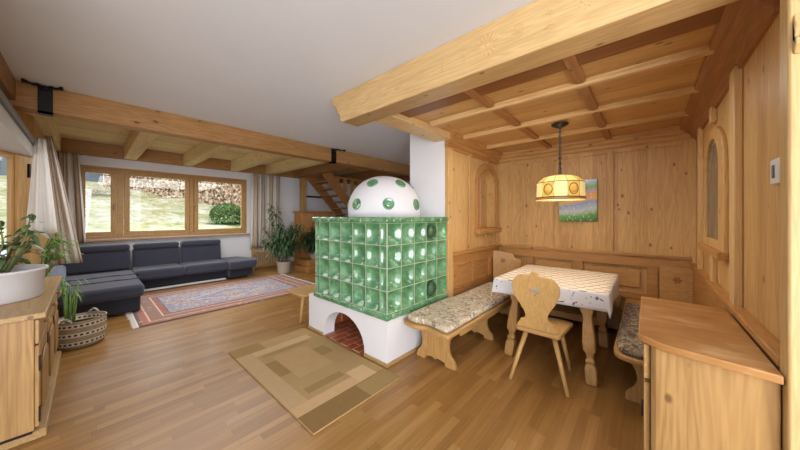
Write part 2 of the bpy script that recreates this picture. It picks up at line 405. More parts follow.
def plate(bm, outer, t0, t1, fn, holes=(), mi=0):
    """flat outline (with holes) extruded from t0 to t1; fn(u,v,t) -> point"""
    loops = [outer]+list(holes)
    lo, hi = [], []
    for L in loops:
        lo.append([bm.verts.new(fn(u, v, t0)) for u, v in L]); hi.append([bm.verts.new(fn(u, v, t1)) for u, v in L])
    for a, b in zip(lo, hi):
        n = len(a)
        for i in range(n):
            f = bm.faces.new((a[i], a[(i+1) % n], b[(i+1) % n], b[i])); f.material_index = mi
    for S in (lo, hi):
        es = []
        for a in S:
            n = len(a)
            for i in range(n):
                e = bm.edges.get((a[i], a[(i+1) % n])) or bm.edges.new((a[i], a[(i+1) % n])); es.append(e)
        if len(S) == 1:
            try:
                f = bm.faces.new(S[0]); f.material_index = mi; continue
            except ValueError: pass
        r = bmesh.ops.triangle_fill(bm, use_beauty=True, use_dissolve=False, edges=es)
        for f in r['geom']:
            if isinstance(f, bmesh.types.BMFace): f.material_index = mi
    return bm
XY = lambda u, v, t: (u, v, t)
XZ = lambda u, v, t: (u, t, v)
YZ = lambda u, v, t: (t, u, v)
def lathe(bm, prof, c=(0,0,0), n=28, sx=1.0, sy=1.0, M4=None, mi=0, cap=True):
    rings = []
    for r, z in prof:
        rings.append([bm.verts.new((c[0]+r*sx*math.cos(2*PI*i/n), c[1]+r*sy*math.sin(2*PI*i/n), c[2]+z)) for i in range(n)])
    for a, b in zip(rings, rings[1:]):
        for i in range(n):
            f = bm.faces.new((a[i], a[(i+1) % n], b[(i+1) % n], b[i])); f.material_index = mi
    if cap:
        for rr in (rings[0], rings[-1]):
            f = bm.faces.new(rr); f.material_index = mi
    if M4 is not None: bmesh.ops.transform(bm, matrix=M4, verts=[v for r in rings for v in r])
    return bm
def tube(bm, pts, rad, n=8, mi=0, closed=False):
    pts = [Vector(p) for p in pts]; N = len(pts)
    rads = rad if hasattr(rad, '__len__') else [rad]*N
    rings = []
    for i, p in enumerate(pts):
        a = pts[(i-1) % N] if (closed or i > 0) else p; b = pts[(i+1) % N] if (closed or i < N-1) else p
        d = (b-a).normalized() if (b-a).length > 1e-9 else Vector((0,0,1))
        up = Vector((0,0,1)) if abs(d.z) < 0.95 else Vector((1,0,0))
        s = d.cross(up).normalized(); t = s.cross(d)
        rings.append([bm.verts.new(p + (s*math.cos(2*PI*k/n) + t*math.sin(2*PI*k/n))*rads[i]) for k in range(n)])
    pr = list(zip(rings, rings[1:])) + ([(rings[-1], rings[0])] if closed else [])
    for a, b in pr:
        for k in range(n):
            f = bm.faces.new((a[k], a[(k+1) % n], b[(k+1) % n], b[k])); f.material_index = mi
    if not closed:
        for r in (rings[0], rings[-1]):
            f = bm.faces.new(r); f.material_index = mi
    return bm
def taper(bm, p0, p1, r0, r1, n=12): return tube(bm, [p0, p1], [r0, r1], n)
def smooth_poly(pts, k=6):
    """closed Catmull-Rom through pts"""
    out = []; n = len(pts)
    for i in range(n):
        p0, p1, p2, p3 = pts[i-1], pts[i], pts[(i+1) % n], pts[(i+2) % n]
        for j in range(k):
            t = j/k
            out.append(tuple(0.5*((2*p1[a]) + (-p0[a]+p2[a])*t + (2*p0[a]-5*p1[a]+4*p2[a]-p3[a])*t*t + (-p0[a]+3*p1[a]-3*p2[a]+p3[a])*t**3) for a in (0, 1)))
    return out
def spline(pts, k=6):
    out = []; n = len(pts)
    for i in range(n-1):
        p0 = pts[max(i-1, 0)]; p1 = pts[i]; p2 = pts[i+1]; p3 = pts[min(i+2, n-1)]
        for j in range(k):
            t = j/k
            out.append(tuple(0.5*((2*p1[a]) + (-p0[a]+p2[a])*t + (2*p0[a]-5*p1[a]+4*p2[a]-p3[a])*t*t + (-p0[a]+3*p1[a]-3*p2[a]+p3[a])*t**3) for a in range(len(p1))))
    out.append(tuple(pts[-1])); return out
def arch(x0, x1, z0, zs, rise, n=14):
    """outline: rectangle from z0 to spring zs, arched above"""
    c = (x0+x1)/2; r = (x1-x0)/2
    return [(x0, z0), (x1, z0)] + [(c+r*math.cos(PI*i/n), zs+rise*math.sin(PI*i/n)) for i in range(n+1)]
def leafblade(bm, p, d, L, w, droop=0.3, seg=3, mi=0):
    """narrow folded leaf from p along d"""
    d = Vector(d).normalized(); side = d.cross(Vector((0,0,1)))
    side = side.normalized() if side.length > 1e-3 else Vector((1,0,0))
    p = Vector(p); prev = None
    for i in range(seg+1):
        t = i/seg
        c = p + d*L*t + Vector((0,0,-droop*L*t*t))
        ww = w*(math.sin(PI*min(0.12+t*0.88, 1.0))**0.7 if t < 1 else 0.04)
        a = bm.verts.new(c - side*ww/2); b = bm.verts.new(c + side*ww/2)
        if prev:
            f = bm.faces.new((prev[0], prev[1], b, a)); f.material_index = mi
        prev = (a, b)
rnd = random.uniform
def rdir(up=0.2):
    a = rnd(0, 2*PI); z = rnd(-0.6, 0.9)+up
    return (math.cos(a), math.sin(a), z)

# ------------------------------------------------------------------ the setting
YW, XB, YR, YL, ZC = 8.2, 4.57, -0.40, 1.86, 2.69
struct('floor', box(-3, 9, -4, 8.5, -0.12, 0), M['floor'])
struct('ceiling', box(-3, 9, -4, 4.40, ZC, ZC+0.4), M['ceil'])
struct('ceiling_planks', box(-1.2, 9, 4.40, 8.5, 2.90, 3.0), M['plank'])
b = nb()
bx(b, -0.46, -0.16, YW, 8.5, 0, 2.9); bx(b, 2.90, 9, YW, 8.5, 0, 2.9)
bx(b, -0.16, 2.90, YW, 8.5, 0, 1.0); bx(b, -0.16, 2.90, YW, 8.5, 2.455, 2.9)
struct('wall_back', b, M['white'])
struct('wall_left', box(-0.46, -0.42, 5.45, 8.2, 0, 2.9), M['winwood_z'])
struct('wall_far', box(8.8, 9, -4, 8.5, 0, 2.9), M['white'])
struct('wall_near', box(-3, -2.9, -4, 2.0, 0, ZC), M['white'])
# angled bay at the left, wood-clad with a window
A = Vector((-0.42, 5.45, 0)); D = Vector((-0.2, -0.45, 0)).normalized(); Nn = Vector((-D.y, D.x, 0))
BM = Matrix(((D.x, Nn.x, 0, A.x), (D.y, Nn.y, 0, A.y), (0, 0, 1, 0), (0, 0, 0, 1)))   # local x runs along the bay, local y out of the room (sign below)
if (BM @ Vector((0, 1, 0)) - A).x > 0:
    BM = Matrix(((D.x, -Nn.x, 0, A.x), (D.y, -Nn.y, 0, A.y), (0, 0, 1, 0), (0, 0, 0, 1)))
b = nb()
bx(b, 0, 0.28, 0, 0.03, 0, 2.15, M4=BM); bx(b, 0.28, 2.7, 0, 0.03, 0, 0.95, M4=BM); bx(b, 2.2, 2.7, 0, 0.03, 0.95, 2.15, M4=BM)
bx(b, 0, 2.7, 0, 0.03, 2.15, 2.9, M4=BM)
struct('wall_bay', b, M['winwood_z'])
b = nb()
bx(b, 0.15, 0.28, -0.03, 0, 0, 2.14, M4=BM)
struct('trim_1', b, M['winwood_z'], bevel=0.006)
wb = nb()
bx(wb, 0.28, 2.2, -0.005, 0.03, 0.95, 1.02, M4=BM); bx(wb, 0.28, 2.2, -0.005, 0.03, 2.08, 2.15, M4=BM)
for u in (0.28, 1.22, 2.12): bx(wb, u, u+0.045, -0.005, 0.03, 1.02, 2.08, M4=BM)
w2 = struct('window_2', wb, M['winwood_z'], bevel=0.006)
struct('pane', box(0.32, 2.14, 0.006, 0.010, 1.01, 2.09, M4=BM), M['glass'], w2)
b = nb(); bx(b, 0.08, 0.1, -0.02, 0, 1.9, 2.06, M4=BM); struct('hinge', b, M['iron'], w2)
# lintel box and dark rail over the bay, aged beam along the left side
P0 = [(-0.42, 5.47), (-1.2, 5.47), (-1.2, 1.5), (-0.42, 1.5)]
struct('trim_2', plate(nb(), P0, 2.145, 2.30, XY), M['lintel'])
struct('trim_3', box(-0.50, -0.40, 1.5, 5.47, 2.275, 2.34), M['grey'])
struct('trim_21', box(-0.80, -0.56, 1.5, 5.47, 2.30, 2.52), M['beam_y'])
struct('trim_4', box(-0.80, -0.43, 1.2, 4.30, 2.50, ZC), M['beam_y'], bevel=0.008)
struct('trim_5', box(-0.80, -0.545, 4.30, 5.47, 2.43, 2.90), M['beam_y'])
# big aged beam, wall plate, joists
struct('ceiling_beam', box(-0.80, 9, 4.28, 4.46, 2.45, 2.90), M['beam'], bevel=0.008)
struct('ceiling_plate', box(-0.60, 9, 8.08, 8.2, 2.64, 2.90), M['beam'], bevel=0.006)
for x0, x1 in [(-0.53, -0.32), (0.50, 0.70), (1.48, 1.66), (2.47, 2.65), (3.36, 3.54), (4.2, 4.38), (5.9, 6.08), (6.8, 6.98)]:
    struct('ceiling_joist', box(x0, x1, 4.46, 8.08, 2.64, 2.90), M['joist'] if x0 < 4 else M['beam_y'], bevel=0.008)

# window in the back wall: three lights
wf = nb()
def wframe(x0, x1, z0, z1, w, y0=8.19, y1=8.27, bm=wf):
    bx(bm, x0, x1, y0, y1, z0, z0+w); bx(bm, x0, x1, y0, y1, z1-w, z1)
    bx(bm, x0, x0+w, y0, y1, z0+w, z1-w); bx(bm, x1-w, x1, y0, y1, z0+w, z1-w)
wframe(-0.16, 2.90, 1.0, 2.455, 0.05)
bx(wf, 0.41, 0.51, 8.19, 8.27, 1.05, 2.405); bx(wf, 1.63, 1.71, 8.19, 8.27, 1.05, 2.405)
w1 = struct('window_1', wf, M['winwood'], bevel=0.006)
for x0, x1 in [(-0.11, 0.41), (0.51, 1.63), (1.71, 2.85)]:
    b = nb(); wframe(x0+0.005, x1-0.005, 1.055, 2.40, 0.085, 8.165, 8.23, b)
    s = struct('sash', b, M['winwood_z'], w1, bevel=0.008)
    struct('pane', box(x0+0.07, x1-0.07, 8.20, 8.206, 1.12, 2.34), M['glass'], s)
for x in (0.37, 1.75):
    b = nb(); bx(b, x-0.012, x+0.012, 8.15, 8.166, 1.62, 1.70); tube(b, [(x, 8.15, 1.68), (x, 8.12, 1.68), (x, 8.12, 1.58)], 0.008)
    struct('handle', b, M['chrome'], w1, smooth=True)
struct('window_sill', box(-0.20, 2.96, 8.10, 8.20, 0.955, 0.985), M['winwood'], w1, bevel=0.006)

# dining corner: block between stove and panelling, panelled walls
NI = arch(3.84, 4.46, 1.27, 1.95, 0.24)
b = plate(nb(), [(2.974, 0), (4.75, 0), (4.75, ZC), (2.974, ZC)], 1.892, 2.021, XZ, [NI]); bx(b, 2.974, 4.75, 2.02, 2.457, 0, ZC)
struct('wall_middle', b, M['white'])
b = plate(nb(), [(2.976, 0), (4.57, 0), (4.57, ZC), (2.976, ZC)], 1.875, 1.893, XZ, [NI])
struct('wall_panelled', b, M['pine_zx'])
NL = arch(3.846, 4.454, 1.276, 1.95, 0.234)
struct('wall_niche', plate(plate(nb(), NI, 1.880, 2.0195, XZ, [NL]), NI, 2.008, 2.0195, XZ), M['pine_zx'])
struct('wall_dining', box(XB+0.015, XB+0.2, -0.6, 2.02, 0, ZC), M['pine_z'])
struct('wall_right', box(1.62, XB+0.02, YR-0.2, YR-0.015, 0, ZC), M['pine_zx'])
struct('wall_side', box(1.62, 1.80, -4, -0.62, 0, ZC), M['white'])
# stiles and rails
def stile(bm, axis, a0, a1, z0, z1, face, d=0.02):
    if axis == 'X': bx(bm, a0, a1, *(sorted((face, face-d))), z0, z1)        # on the y=YL wall, facing -y
    elif axis == 'R': bx(bm, a0, a1, *(sorted((face, face+d))), z0, z1)      # on the y=YR wall, facing +y
    else: bx(bm, *(sorted((face, face-d-0.008))), a0, a1, z0, z1)                  # on the x=XB wall, facing -x
b = nb()
stile(b, 'X', 2.976, 3.09, 0, 2.31, YL+0.015, 0.035)
stile(b, 'X', 3.55, 3.61, 0.98, 2.31, YL+0.015); stile(b, 'X', 4.12, 4.18, 2.26, 2.31, YL+0.015); stile(b, 'X', 4.10, 4.16, 0.98, 1.2, YL+0.015)
stile(b, 'X', 4.51, 4.57, 0.98, 2.31, YL+0.015)
t = struct('trim_6', b, M['pine_zx'], bevel=0.004)
ao = arch(3.75, 4.53, 1.22, 1.95, 0.32); ai = arch(3.84, 4.46, 1.27, 1.95, 0.24)
struct('niche_frame', plate(nb(), ao, 1.835, 1.876, XZ, [ai]), M['pine_red'], t, bevel=0.006)
struct('niche_sill', box(3.72, 4.545, 1.79, 1.876, 1.20, 1.27), M['pine_red'], t, bevel=0.008)
struct('niche_strip', box(4.08, 4.19, 1.998, 2.008, 1.28, 2.05), M['tub'], t)
b = nb()
for a0, a1 in [(1.69, 1.86), (1.025, 1.10), (0.325, 0.40), (-0.40, -0.31)]: stile(b, 'Y', a0, a1, 0.98, 2.31, XB+0.015)
bx(b, XB-0.005, XB+0.015, -0.4, 1.86, 2.28, 2.36); bx(b, XB-0.005, XB+0.015, -0.4, 1.86, 0.97, 1.0)
struct('trim_7', b, M['pine_z'], bevel=0.005)
b = nb()
for a0, a1 in [(2.51, 2.64), (4.0, 4.11), (4.50, 4.57)]: stile(b, 'R', a0, a1, 0.92, 2.33, YR-0.015, 0.035)
stile(b, 'R', 3.30, 3.40, 2.2, 2.33, YR-0.015, 0.035); stile(b, 'R', 3.30, 3.40, 0.92, 1.2, YR-0.015, 0.03)
M['stile_z'] = pine('pale_stile', (228, 188, 134), (204, 160, 106), 'Z', knots=0.15)
struct('trim_8', b, M['stile_z'], bevel=0.006)
# arched leaded window on the right wall
ao = arch(2.90, 3.84, 1.20, 1.84, 0.32); ai = arch(3.10, 3.72, 1.27, 1.84, 0.24)
w3 = struct('window_3', plate(nb(), ao, YR-0.016, YR+0.008, XZ, [ai]), M['pine_zx'], bevel=0.005)
struct('pane', plate(nb(), arch(3.09, 3.73, 1.26, 1.84, 0.25), YR-0.0145, YR-0.008, XZ), M['leaded'], w3)
struct('sill', box(2.88, 3.86, YR-0.015, YR+0.04, 1.15, 1.205), M['pine_red'], w3, bevel=0.006)
# ledge bands (bench backs) round the three walls
b = nb()
bx(b, 3.09, 4.57, 1.80, 1.875, 0.955, 0.985); bx(b, 3.09, 4.57, 1.845, 1.875, 0.80, 0.955); bx(b, 3.09, 4.57, 1.855, 1.875, 0.50, 0.56)
for x in (3.09, 3.62, 4.16): bx(b, x, x+0.09, 1.835, 1.875, 0.53, 0.80)
struct('trim_9', b, M['pine_red'], bevel=0.005)
struct('wainscot_panel', box(3.09, 4.57, 1.862, 1.876, 0.42, 0.82), M['pine_red'], bpy.data.objects['trim_9'])
b = nb()
bx(b, XB-0.06, XB+0.016, -0.4, 1.86, 0.955, 0.985); bx(b, XB-0.035, XB+0.016, -0.4, 1.86, 0.83, 0.955); bx(b, XB-0.03, XB+0.016, -0.4, 1.86, 0.42, 0.50)
for y in (-0.1, 0.66, 1.30): bx(b, XB-0.035, XB+0.016, y, y+0.10, 0.5, 0.83)
struct('trim_10', b, M['pine_redy'], bevel=0.005)
b = nb()
bx(b, XB-0.02, XB+0.016, 0.06, 0.62, 0.56, 0.78)
struct('raised_panel', b, M['pine_y'], bpy.data.objects['trim_10'], bevel=0.012)
struct('raised_panel', box(XB-0.02, XB+0.016, 0.80, 1.26, 0.56, 0.78), M['pine_y'], bpy.data.objects['trim_10'], bevel=0.012)
b = nb()
bx(b, 1.69, 4.57, YR-0.016, YR+0.04, 0.895, 0.93); bx(b, 1.69, 4.57, YR-0.016, YR+0.02, 0.42, 0.895)
struct('trim_11', b, M['pine_red'], bevel=0.005)
# corner boards of the bench with carved rosettes
def corner_board(name, outline, M4, ros):
    b = plate(nb(), outline, -0.015, 0.015, XY); bmesh.ops.transform(b, matrix=M4, verts=b.verts[:])
    o = struct(name, b, M['pine_y'], bevel=0.004)
    r = nb()
    for k in range(6):
        a = k*PI/3
        lathe(r, [(0.0, 0), (0.010, 0.002), (0.0105, 0.004)], n=10, sx=1.7, M4=M4 @ Matrix.Translation((ros[0]+0.025*math.cos(a), ros[1]+0.025*math.sin(a), 0.0135)) @ Matrix.Rotation(a, 4, 'Z'))
    lathe(r, [(0.007, 0), (0.007, 0.004)], n=10, M4=M4 @ Matrix.Translation((ros[0], ros[1], 0.0135)))
    struct('carved_rosette', r, M['rib_dark'], o)
def frame_to(p, ux, n):
    ux = Vector(ux).normalized(); n = Vector(n).normalized(); uz = n.cross(ux)
    return Matrix(((ux.x, uz.x, n.x, p[0]), (ux.y, uz.y, n.y, p[1]), (ux.z, uz.z, n.z, p[2]), (0, 0, 0, 1)))
# left corner: slanted board across the corner
corner_board('trim_12', [(0.0, 0.0), (0.36, 0.0), (0.42, 0.30), (0.32, 0.33), (0.30, 0.40), (0.0, 0.44)], frame_to((4.30, 1.835, 0.47), (0.36, -0.72, 0), (-0.72, -0.36, 0.10)), (0.15, 0.28))
corner_board('trim_13', [(0.0, 0.0), (0.30, 0.0), (0.32, 0.38), (0.0, 0.40)], frame_to((4.45, -0.11, 0.47), (0.10, -0.9, 0), (-0.9, -0.10, 0.08)), (0.15, 0.25))

# dining ceiling: coffer field, ribs, cornices
struct('ceiling_dining', box(1.91, XB+0.02, YR-0.02, 1.875, 2.475, 2.60), M['coffer'])
b = nb()
for xr in (2.50, 3.20, 3.88):
    plate(b, [(xr-0.045, 2.476), (xr-0.045, 2.462), (xr-0.03, 2.455), (xr-0.022, 2.435), (xr+0.022, 2.435), (xr+0.03, 2.455), (xr+0.045, 2.462), (xr+0.045, 2.476)], -0.31, 1.76, XZ)
struct('trim_14', b, M['rib'], bevel=0.002)
b = nb()
segs = [(1.92, 2.455), (2.545, 3.155), (3.245, 3.835), (3.925, 4.50)]
for yr in (0.37, 1.06):
    for s0, s1 in segs:
        c = 0.05
        plate(b, [(s0, yr-0.035), (s0, yr+0.035)] + [(s1-0.035+0.035*math.sin(PI*i/8), yr+0.035*math.cos(PI*i/8)) for i in range(9)], 2.442, 2.476, XY)
struct('trim_15', b, M['rib_dark'], bevel=0.006)
M['fascia'] = pine('dark_fascia', (146, 88, 44), (116, 66, 32), 'Y', knots=0.1)
struct('trim_16', box(1.91, 2.17, YR, 1.86, 2.450, 2.476), M['fascia'])
CP = [(0, 2.305), (0.018, 2.305), (0.022, 2.335), (0.05, 2.35), (0.06, 2.385), (0.095, 2.40), (0.105, 2.43), (0.135, 2.445), (0.14, 2.476), (0, 2.476)]
b = nb()
plate(b, [(YL+0.015-u, v) for u, v in CP], 2.95, XB+0.015, YZ)
struct('trim_17', b, M['pine_red'])
struct('trim_18', plate(nb(), [(XB+0.015-u, v) for u, v in CP], YR, YL, XZ), M['pine_y'])
struct('trim_19', plate(nb(), [(YR-0.015+u, v) for u, v in CP], 1.91, XB, YZ), M['rib_dark'])
struct('ceiling_side_beam', box(1.90, 2.972, 1.80, 2.03, 2.40, ZC), M['header'], bevel=0.006)
# header beam with profiled end, carved date and rosettes
hp = [(-0.75, 2.40), (2.29, 2.40), (2.33, 2.425), (2.335, 2.47), (2.36, 2.50), (2.385, 2.52), (2.39, 2.56), (2.43, 2.60), (2.47, 2.62), (2.485, ZC), (-0.75, ZC)]
hb = struct('ceiling_header_beam', plate(nb(), hp, 1.702, 1.91, YZ), M['header'], bevel=0.008)
MH = Matrix(((0, 0, -1, 1.7015), (-1, 0, 0, 0), (0, 1, 0, 0), (0, 0, 0, 1)))   # text plane facing -x
def carve_petals(c, r, n, name):
    bm = nb()
    for k in range(n):
        a = 2*PI*k/n
        lathe(bm, [(0.0005, 0), (1.0, 0.0), (0.5, 0.3), (0.0005, 0.4)], n=12, sx=r*0.28, sy=r*0.09, cap=False,
              M4=MH @ Matrix.Translation((-c[0], c[1], 0)) @ Matrix.Rotation(a, 4, 'Z') @ Matrix.Translation((r*0.66, 0, 0)) @ Matrix.Diagonal((1, 1, 0.006, 1)))
    lathe(bm, [(0.0005, 0), (r*0.16, 0), (r*0.1, 0.003), (0.0005, 0.004)], n=12, cap=False, M4=MH @ Matrix.Translation((-c[0], c[1], 0)))
    struct(name, bm, M['rib'], hb)
carve_petals((0.766, 2.55), 0.088, 14, 'carved_rosette')
for y in (1.30, 0.235): carve_petals((y, 2.545), 0.04, 8, 'carved_star')
for ch, y in (('1', 1.10), ('9', 0.93), ('8', 0.575), ('2', 0.405)):
    cu = bpy.data.curves.new('carved_numeral', 'FONT'); cu.body = ch; cu.size = 0.14; cu.align_x = 'CENTER'; cu.fill_mode = 'NONE'; cu.bevel_depth = 0.0018; cu.bevel_resolution = 1
    to = bpy.data.objects.new('carved_numeral', cu); COL.objects.link(to); cu.materials.append(M['header'])
    to.parent = hb; to.matrix_local = MH @ Matrix.Translation((-y, 2.497, 0.0))
pp = [(-0.62, 0), (-0.36, 0), (-0.36, 2.02), (-0.372, 2.03), (-0.372, 2.06), (-0.36, 2.10), (-0.368, 2.13), (-0.36, 2.16), (-0.36, 2.40), (-0.62, 2.40)]
struct('wall_post', box(1.60, 1.685, -0.62, -0.362, 0, 2.40), M['post'], bevel=0.008)
b = nb(); plate(b, [(1.60, 2.0), (1.575, 2.03), (1.575, 2.05), (1.60, 2.06), (1.58, 2.09), (1.60, 2.14)], -0.62, -0.372, XZ)
struct('trim_20', b, M['post'], bevel=0.004)
struct('baseboard_middle', box(2.99, 4.57, 1.83, 1.876, 0, 0.07), M['pine_red'], bevel=0.004)
struct('baseboard_back', box(3.0, 8.8, 8.17, 8.2, 0, 0.08), M['pine_x'], bevel=0.004)

# ------------------------------------------------------------------ tiled stove
SX, SY0, SY1, SXR = 1.906, 1.86, 3.125, 2.972
st = thing('tiled_stove', 'green tiled stove with white dome and arched opening in white base', 'stove', ((SX+SXR)/2, (SY0+SY1)/2, 0))
AY0, AY1 = 2.20, 2.94
AC, AW = (AY0+AY1)/2, (AY1-AY0)/2
AR = [(AY0, 0.0)] + [(AC+AW*math.cos(PI-PI*i/18), 0.05+0.31*math.sin(PI*i/18)) for i in range(19)] + [(AY1, 0.0)]
outer = [(SY0+0.01, 0)] + AR + [(SY1+0.16, 0), (SY1+0.16, 0.45), (SY0+0.01, 0.45)]
b = plate(nb(), outer, SX+0.01, SX+0.16, YZ)
bx(b, SX+0.16, SXR, SY0+0.01, SY0+0.13, 0, 0.45); bx(b, SX+0.16, SXR, SY1+0.04, SY1+0.16, 0, 0.45); bx(b, SXR-0.22, SXR, SY0+0.13, SY1+0.04, 0, 0.45)
bx(b, SX+0.16, SXR-0.22, SY0+0.13, AY0-0.06, 0, 0.45); bx(b, SX+0.16, SXR-0.22, AY0-0.06, SY1+0.04, 0.41, 0.45)
obj('base', b, M['white'], st)
b = nb(); bx(b, SX-0.004, SX+0.012, SY0-0.004, AY0-0.01, 0, 0.035); bx(b, SX+0.012, SXR, SY0-0.004, SY0+0.012, 0, 0.035)
obj('skirting', b, M['furn_y'], st, bevel=0.003)
obj('skirting', box(SX-0.004, SX+0.012, AY1+0.01, SY1+0.16, 0, 0.035), M['furn_y'], st, bevel=0.003)
b = nb(); bx(b, SX+0.012, SX+0.16, AY0+0.004, AY1-0.004, 0.001, 0.012); bx(b, SX+0.16, SXR-0.225, AY0-0.05, SY1+0.03, 0.001, 0.012)
bx(b, SXR-0.24, SXR-0.225, AY0-0.05, SY1+0.03, 0.012, 0.40); bx(b, SX+0.161, SXR-0.24, SY1+0.02, SY1+0.035, 0.012, 0.40)
obj('hearth', b, M['brick'], st)
TS = 0.213; Z0 = 0.505; TH = (1.385-Z0)/4
b = nb()   # grout lattice between the tiles
for r in range(5):
    z = Z0+TH*r
    bx(b, SX+0.004, SX+0.05, SY0+0.004, SY1-0.004, z-0.0035, z+0.0035); bx(b, SX+0.05, SXR, SY0+0.004, SY0+0.05, z-0.0035, z+0.0035); bx(b, SX+0.05, SXR, SY1-0.05, SY1-0.004, z-0.0035, z+0.0035)
for y in [SY0+0.1+TS*i for i in range(6)]: bx(b, SX+0.004, SX+0.05, y-0.0035, y+0.0035, Z0, 1.39)
for x in [SX+TS*i for i in range(1, 5)]:
    bx(b, x-0.0035, x+0.0035, SY0+0.004, SY0+0.05, Z0, 1.39); bx(b, x-0.0035, x+0.0035, SY1-0.05, SY1-0.004, Z0, 1.39)
bx(b, SX+0.003, SX+0.012, SY0+0.003, SY0+0.012, Z0, 1.39); bx(b, SX+0.004, SX+0.012, SY1-0.012, SY1-0.004, Z0, 1.39)
bx(b, SX+0.10, SXR, SY0+0.10, SY1-0.10, 0.46, 1.38)
obj('grout_bed', b, M['grout'], st)
def tile(bm, fn, w, h, kind=0):
    """glazed dished tile; fn(u,v,depth)"""
    n = 12; g = 0.004; rows = []
    for j in range(n+1):
        row = []
        for i in range(n+1):
            u = g+(w-2*g)*i/n; v = g+(h-2*g)*j/n
            a = abs(2*i/n-1); c = abs(2*j/n-1)
            rr = (a**4+c**4)**0.25; r2 = max(a, c)
            e = 0.86
            dp = 0.0 if r2 >= e else 0.060*min(w, h)/0.21*(1-(min(rr/(e*1.10), 1))**2.6)+0.006*min(1, (e-r2)/0.06)
            if r2 >= 0.999: dp = 0.006
            row.append(bm.verts.new(fn(u, v, dp)))
        rows.append(row)
    for j in range(n):
        for i in range(n):
            f = bm.faces.new((rows[j][i], rows[j][i+1], rows[j+1][i+1], rows[j+1][i])); f.smooth = True
left_cols = [(SY0, 0.1)] + [(SY0+0.1+TS*i, TS) for i in range(5)] + [(SY0+0.1+5*TS, 0.1)]
b = nb()
for y0, w in left_cols:
    for r in range(4): tile(b, lambda u, v, d, y0=y0, r=r: (SX+d, y0+u, Z0+TH*r+v), w, TH)
obj('tile_face', b, M['glaze'], st)
b = nb(); vents = []
for cI in range(5):
    for r in range(4):
        tile(b, lambda u, v, d, cI=cI, r=r: (SX+TS*cI+u, SY0+d, Z0+TH*r+v), TS, TH)
        if cI == 3 and r in (0, 3): vents.append((SX+TS*(cI+0.5), Z0+TH*(r+0.5)))
obj('tile_face', b, M['glaze'], st)
b = nb()
for cI in range(5):
    for r in range(4): tile(b, lambda u, v, d, cI=cI, r=r: (SX+TS*cI+u, SY1-d, Z0+TH*r+v), TS, TH)
obj('tile_face', b, M['glaze'], st)
for vx, vz in vents:
    b = nb(); lathe(b, [(0.0, 0.02), (0.05, 0.02), (0.055, 0.0), (0.075, -0.002), (0.078, 0.012), (0.07, 0.03)], n=24, cap=False, M4=frame_to((vx, SY0+0.012, vz), (1, 0, 0), (0, -1, 0)))
    obj('vent_disc', b, M['glaze_dk'], st, smooth=True)
def ledge_run(z0, z1, ov, name, mat):
    bm = nb()
    ys = [SY0-ov+i*(SY1-SY0+2*ov)/7 for i in range(8)]; xs = [SX-ov+i*(SXR-SX+ov)/6 for i in range(7)]
    for a, c in zip(ys, ys[1:]): bx(bm, SX-ov, SX+0.06, a+0.0015, c-0.0015, z0, z1)
    for a, c in zip(xs, xs[1:]):
        a2 = max(a, SX+0.061)
        bx(bm, a2+0.0015, c-0.0015, SY0-ov, SY0+0.06, z0, z1); bx(bm, a2+0.0015, c-0.0015, SY1-0.06, SY1+ov, z0, z1)
    return obj(name, bm, mat, st, bevel=0.016 if z1-z0 > 0.05 else 0.01, seg=3)
ledge_run(1.387, 1.445, 0.032, 'top_ledge', M['glaze'])
ledge_run(0.445, 0.503, 0.018, 'lower_ledge', M['glaze'])
obj('stove_top', box(SX+0.05, SXR, SY0+0.05, SY1-0.05, 1.38, 1.437), M['white'], st)
DC = (2.455, 2.44, 1.437); DR = 0.445
prof = [(DR*1.0, 0.0), (DR*1.0, 0.10)] + [(DR*math.cos(a)**0.92, 0.10+0.41*math.sin(a)) for a in [PI/2*i/14 for i in range(1, 14)]] + [(0.004, 0.51)]
do = obj('dome', lathe(nb(), prof, DC, 48), M['white'], st, smooth=True)
def dome_pt(az, a):
    r = DR*math.cos(a)**0.92; z = 0.10+0.41*math.sin(a)
    p = Vector((DC[0]+r*math.cos(az), DC[1]+r*math.sin(az), DC[2]+z))
    n = Vector((math.cos(az)*math.cos(a)/DR, math.sin(az)*math.cos(a)/DR, math.sin(a)/0.41)).normalized()
    return p, n
az0 = math.radians(224.7)
spots = [(az0+math.radians(6+51*k), 0.13) for k in range(-3, 4)] + [(az0+math.radians(q), 0.80) for q in (-25, 36, 97, 158, 219)]
for az, a in spots:
    p, n = dome_pt(az, a); ux = Vector((-math.sin(az), math.cos(az), 0))
    b = lathe(nb(), [(0.0, -0.002), (0.018, 0.006), (0.024, 0.002), (0.04, 0.002), (0.056, 0.010), (0.062, 0.010), (0.066, -0.006)], n=24, cap=False, M4=frame_to(p, ux, n))
    obj('glazed_dish', b, M['glaze'], do, smooth=True)

# little stove bench behind
sb = thing('stove_bench', 'small pale wooden bench peeping out behind the tiled stove', 'bench', (2.35, 3.57, 0))
obj('seat', box(1.86, 2.88, 3.36, 3.80, 0.388, 0.42), M['furn_x'], sb, bevel=0.006)
for x in (1.95, 2.78):
    obj('leg', taper(nb(), (x+0.03, 3.54, 0.39), (x-0.01, 3.55, 0.0), 0.024, 0.018), M['beech'], sb, smooth=True)

